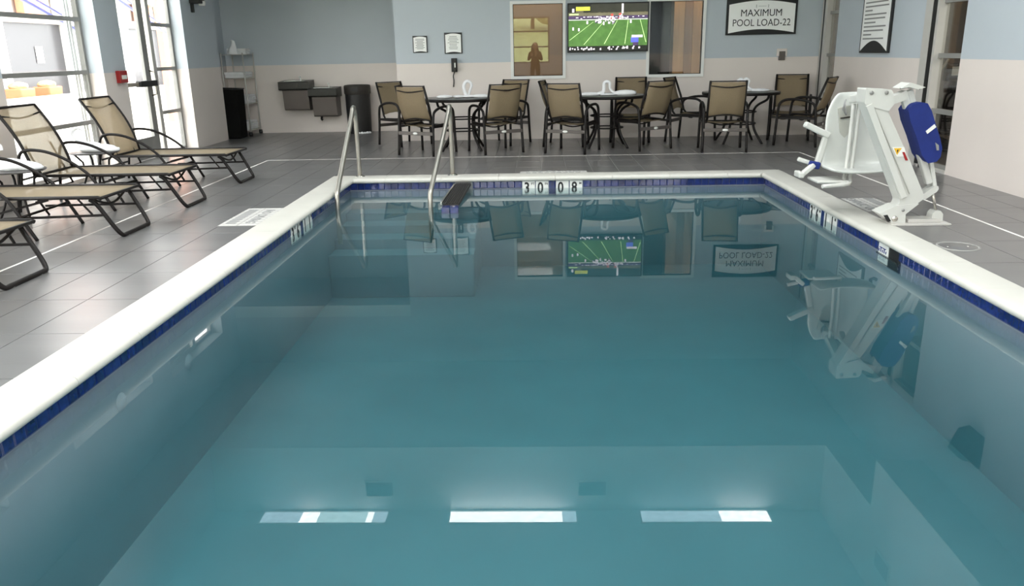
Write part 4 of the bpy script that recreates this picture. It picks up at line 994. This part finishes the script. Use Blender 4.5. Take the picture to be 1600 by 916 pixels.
# seat hung behind the mast, turned towards the pool
SX, SY = 2.70, 7.0
rows = []
for i in range(13):
    k = i/12
    if k < .3: d_, z = .34*(1-k/.3), .345+.0*k
    else: kk = (k-.3)/.7; d_, z = -.10*kk+.02*math.sin(PI*kk), .36+.625*kk
    hw = .265 if k < .75 else .265-.09*((k-.75)/.25)**2
    row = []
    for j in range(9):
        u = -1+2*j/8; row.append((SX+u*hw+(.04*(k) if k > .3 else 0), SY-d_*1.0-.05*abs(u)**2.5*(1 if k > .25 else .2), z+.03*abs(u)**3*(1 if k < .35 else 0)))
    rows.append(row)
o = lift(MB().sheet(rows), 'seat_shell', LIFTS); s1 = o.modifiers.new('s', 'SOLIDIFY'); s1.thickness = .03; s2 = o.modifiers.new('ss', 'SUBSURF'); s2.levels = 1; s2.render_levels = 2
lift(MB().prism([(2.575, .86), (2.67, .88), (2.69, .67), (2.64, .60), (2.60, .66)], SY-.012, SY+.03, 'y'), 'headrest_recess', LIFTG, .008)
lift(MB().tube([(2.625, SY-.02, .93), (2.60, SY-.03, .85), (2.635, SY-.03, .80), (2.615, SY-.025, .90)], .006, 6), 'strap', GREYP)
lift(MB().bar((2.595, SY-.02, .775), (2.675, SY-.02, .785), .012, .012), 'recess_slot', CHAR)
b = MB()
for dx in (0, .045): b.tube(curve3([(2.655+dx, SY-.12, .90), (2.645+dx, SY-.14, .62), (2.63+dx, SY-.16, .40), (2.60+dx, SY-.22, .31), (2.54+dx, SY-.34, .27), (2.36, SY-.40, .262)], 5), .017, 8)
lift(b, 'seat_frame_tube', LIFTW)
lift(MB().bar((2.34, SY-.20, .285), (2.60, SY-.2, .285), .26, .022), 'seat_pan_edge', LIFTW, .008)
lift(MB().bar((2.29, 6.95, .735), (2.50, 6.95, .635), .07, .05), 'armrest', LIFTW, .01)
lift(MB().bar((2.475, 6.95, .63), (2.42, 6.95, .39), .045, .05), 'armrest_post', LIFTW, .01)
lift(MB().bar((2.35, 6.93, .40), (2.435, 6.93, .385), .07, .06), 'blue_joint', NAVY, .012)
lift(MB().bar((2.27, 6.9, .305), (2.38, 6.9, .40), .055, .04), 'footrest_arm', LIFTW, .01)
lift(MB().bar((2.275, 7.02, .435), (2.38, 7.0, .40), .05, .035), 'footrest_arm', LIFTW, .01)
lift(MB().bar((2.262, 6.83, .32), (2.262, 6.97, .32), .05, .05), 'foot_pad', LIFTW, .012)
lift(MB().bar((2.60, 6.45, .98), (2.68, 6.98, .93), .06, .06), 'seat_arm', LIFTW, .01)
lift(MB().bar((2.68, 6.45, .96), (2.80, 7.0, .90), .05, .05), 'seat_arm', LIFTW, .01)
lift(MB().tube([(2.975, 6.9, .43), (2.965, 6.9, .36), (2.985, 6.88, .345), (3.01, 6.88, .36)], .016, 8), 'seat_hook', BLACK)

# ---------------------------------------------------------------- outside
MB().box((-40, -10, -.25), (-5.5, 45, -.03)).build('ground', CONC, kind='structure')
fb = thing('storefront', 'low building with dark glass front and peach panels across the terrace', 'building', (-12.2, 10, 0))
b = MB(); b.box((-2, 0, 2.25), (0, 30, 2.45)).box((-2, 0, 0), (-.4, 30, 6)).box((-.4, 0, 3.0), (0, 30, 3.2)).box((-.4, 0, 0), (0, 30, .25)); b.build('wall', FACW, fb)
for i in range(10):
    y = i*3.0; MB().box((-.3, y+.15, .25), (-.2, y+2.85, 2.25)).build('window', FACG, fb)
    MB().box((-.35, y-.1, .25), (.05, y+.12, 6)).build('column', WHITE, fb)
    MB().box((-.3, y+1.3, 2.45), (-.1, y+2.2, 6)).build('panel', PEACH if i % 2 else FACG, fb)
    if i % 3 == 0: MB().box((-.19, y+1.6, 1.3), (-.18, y+1.9, 1.7)).build('paper_notice', MTILE, fb)
def planter(x, y, lab):
    t = thing('planter', lab, 'planter', (x, y, 0), 0, 'orange terrace planters'); MB().add([(-.15, -.2, -.03), (.15, -.2, -.03), (.15, .2, -.03), (-.15, .2, -.03), (-.2, -.27, .8), (.2, -.27, .8), (.2, .27, .8), (-.2, .27, .8)], [(0,3,2,1),(0,1,5,4),(1,2,6,5),(2,3,7,6),(3,0,4,7),(4,5,6,7)]).build('pot', ORANGE, t, bevel=.03)
    b = MB(); blob(b, (0, 0, .84), .18, .24, .1, 10, 4); b.build('foliage', LEAF, t)
planter(-11.0, 17.45, 'orange planter outside, behind the back of the third lounger'); planter(-11.0, 18.5, 'smaller-looking orange planter outside, nearer the door')
t = thing('terrace_post', 'slim peach post outside the door side light', 'post', (-7.5, 16.9, 0)); MB().box((-.06, -.1, -.03), (.06, .1, 3.4)).build('shaft', PEACH, t); MB().box((-.1, -.14, -.03), (.1, .14, .1)).build('foot', CONC, t)
for k, (p, q_) in enumerate((((-6.3, 9.2, 2.45), (-6.3, 11.6, 1.74)), ((-6.3, 12.2, 2.42), (-6.3, 14.5, 1.74)))):
    t = thing('awning_strut', ('lilac-blue slanting strut outside the large window' if k == 0 else 'lilac-blue slanting strut outside the glazed door'), 'strut', (-6.3, p[1], 0), 0, 'awning struts')
    b = MB(); b.bar(p, q_, .03, .035); b.bar((p[0], p[1]+.25, p[2]+.02), (q_[0], q_[1]+.25, q_[2]+.02), .02, .02); shift_parent(b.build('rods', LILAC), t)
    shift_parent(MB().box((-6.34, q_[1]-.02, -.03), (-6.30, q_[1]+.04, q_[2]+.03)).build('post', WHITE), t)
lw = thing('low_wall', 'low white wall along the far side of the terrace outside', 'wall', (-10.2, 22, 0))
MB().box((-.1, -18, -.03), (.1, 18, .58)).build('body', CONC, lw); MB().box((-.14, -18, .58), (.14, 18, .65)).build('cap', WHITE, lw, bevel=.01)
# lawn behind the camera
b = MB(); N = 14
rows = []
for i in range(N+1):
    y = -3.25-40*i/N
    rows.append([(-40+80*j/16, y, -.12+max(0, i-3)*.42+.12*math.sin(j*1.3+i)) for j in range(17)])
b.sheet(rows); b.build('lawn', LAWN, kind='structure')
rd = random.Random(11)
for k in range(3):
    x = (-6.5, 0, 6.5)[k]; y = -31; s_ = (2.4, 2.0, 2.3)[k]; gz = .42*8
    t = thing('tree', '%s bushy yellow-green tree on the grassy bank behind the viewer' % ('left', 'middle', 'right')[k], 'tree', (x, y, gz-1.2), 0, 'trees on the bank')
    MB().tube([(0, 0, 0), (.05, 0, 1.6), (0, .05, 3)], [.16, .12, .06], 7).build('trunk', BARK, t)
    b = MB()
    for c in range(9): blob(b, (rd.uniform(-1, 1)*s_*.6, rd.uniform(-1, 1)*s_*.4, 2.4+rd.uniform(-.6, 1)*s_*.6), s_*.5, s_*.5, s_*.42, 9, c+k*10)
    b.build('crown', LEAF, t)

# the photographer, mirrored in the left inner window
def skinned(name, pts, edges, radii, m, parent, root=0, sub=2):
    me = bpy.data.meshes.new(name); me.from_pydata(pts, edges, []); o = bpy.data.objects.new(name, me); COL.objects.link(o)
    o.modifiers.new('skin', 'SKIN'); sub_ = o.modifiers.new('sub', 'SUBSURF'); sub_.levels = sub_.render_levels = sub
    for i, r in enumerate(radii):
        me.skin_vertices[0].data[i].radius = (r, r) if not isinstance(r, tuple) else r
    me.skin_vertices[0].data[root].use_root = True
    me.materials.append(m); o.parent = parent
    for md in (o.modifiers[0],): md.use_smooth_shade = True
    return o
P = thing('person', 'long-haired person in dark clothes holding a phone, mirrored in the left window', 'person', (.08, -.42, 0))
pts = [(0, 0, .93), (0, 0, 1.08), (0, .01, 1.22), (0, 0, 1.33), (0, 0, 1.385),
       (-.15, 0, 1.30), (-.22, .02, 1.08), (-.10, .24, 1.22), (.15, 0, 1.30), (.22, .02, 1.08), (.02, .24, 1.22),
       (-.09, 0, .88), (-.10, .02, .48), (-.10, 0, .09), (-.10, .12, .035), (.09, 0, .88), (.10, .02, .48), (.10, 0, .09), (.10, .12, .035)]
ed = [(0,1),(1,2),(2,3),(3,4),(3,5),(5,6),(6,7),(3,8),(8,9),(9,10),(0,11),(11,12),(12,13),(13,14),(0,15),(15,16),(16,17),(17,18)]
ra = [(.15,.11),(.13,.10),(.15,.105),(.11,.085),(.05,.05),(.06,.06),(.045,.045),(.032,.032),(.06,.06),(.045,.045),(.032,.032),(.085,.085),(.058,.058),(.042,.042),(.035,.03),(.085,.085),(.058,.058),(.042,.042),(.035,.03)]
skinned('body', pts, ed, ra, CLOTH, P)
b = MB(); blob(b, (0, 0, 1.505), .076, .095, .115, 16, 2); hd = b.build('head', SKIN, P)
b = MB(); b.tube([(0, .09, 1.52), (0, .108, 1.49), (0, .092, 1.475)], [.009, .014, .01], 6); b.build('nose', SKIN, hd)
b = MB(); b.bar((-.022, .088, 1.445), (.022, .088, 1.445), .01, .008); b.build('mouth', RED, hd)
for s_ in (-1, 1):
    MB().lathe([(0, .01), (.01, .006), (.012, 0)], (0, 0, 0), 8).build('eye', BLACKP, hd).matrix_local = Matrix.Translation((s_*.03, .082, 1.515)) @ Matrix.Rotation(-PI/2, 4, 'X')
b = MB(); b.lathe([(0.001, 1.625), (.05, 1.615), (.088, 1.575), (.10, 1.51), (.115, 1.40), (.15, 1.26), (.14, 1.16), (.09, 1.14)], (0, -.02, 0), 20, sy=.95, a0=PI*.78, a1=PI*2.22); b.build('hair', HAIR, P, mod='solid')
ph = MB().box((-.045, .375, 1.30), (.045, .383, 1.45)).build('phone', BLACK, None, bevel=.003)
shift_parent(ph, P); ph.location = (-.08+.08, -.42, 0)
ph.matrix_parent_inverse = Matrix(); ph.location = (-.08, -.0, 0); ph.name = 'held_phone'
for s_, wx in ((-1, -.10), (1, .02)):
    hb = MB(); palm = (wx, .27, 1.26)
    hb.tube([(wx, .235, 1.215), (wx, .27, 1.26), (wx+.0, .31, 1.30), (wx-.0, .33, 1.325)], [.026, .03, .034, .026], 8)
    for f in range(4):
        fx = wx-.024*s_+.016*f*s_; ln = (.055, .065, .062, .05)[f]
        hb.tube([(fx, .325, 1.325), (fx, .352, 1.335+ln*.3), (fx-.0, .368, 1.33+ln*.6), (fx, .366, 1.33+ln)], [.009, .0085, .008, .007], 6)
    hb.tube([(wx+.02*s_, .30, 1.27), (wx+.038*s_, .33, 1.295), (wx+.03*s_, .36, 1.32), (wx+.02*s_, .366, 1.345)], [.011, .0105, .009, .007], 6)
    hb.build('hand', SKIN, P)
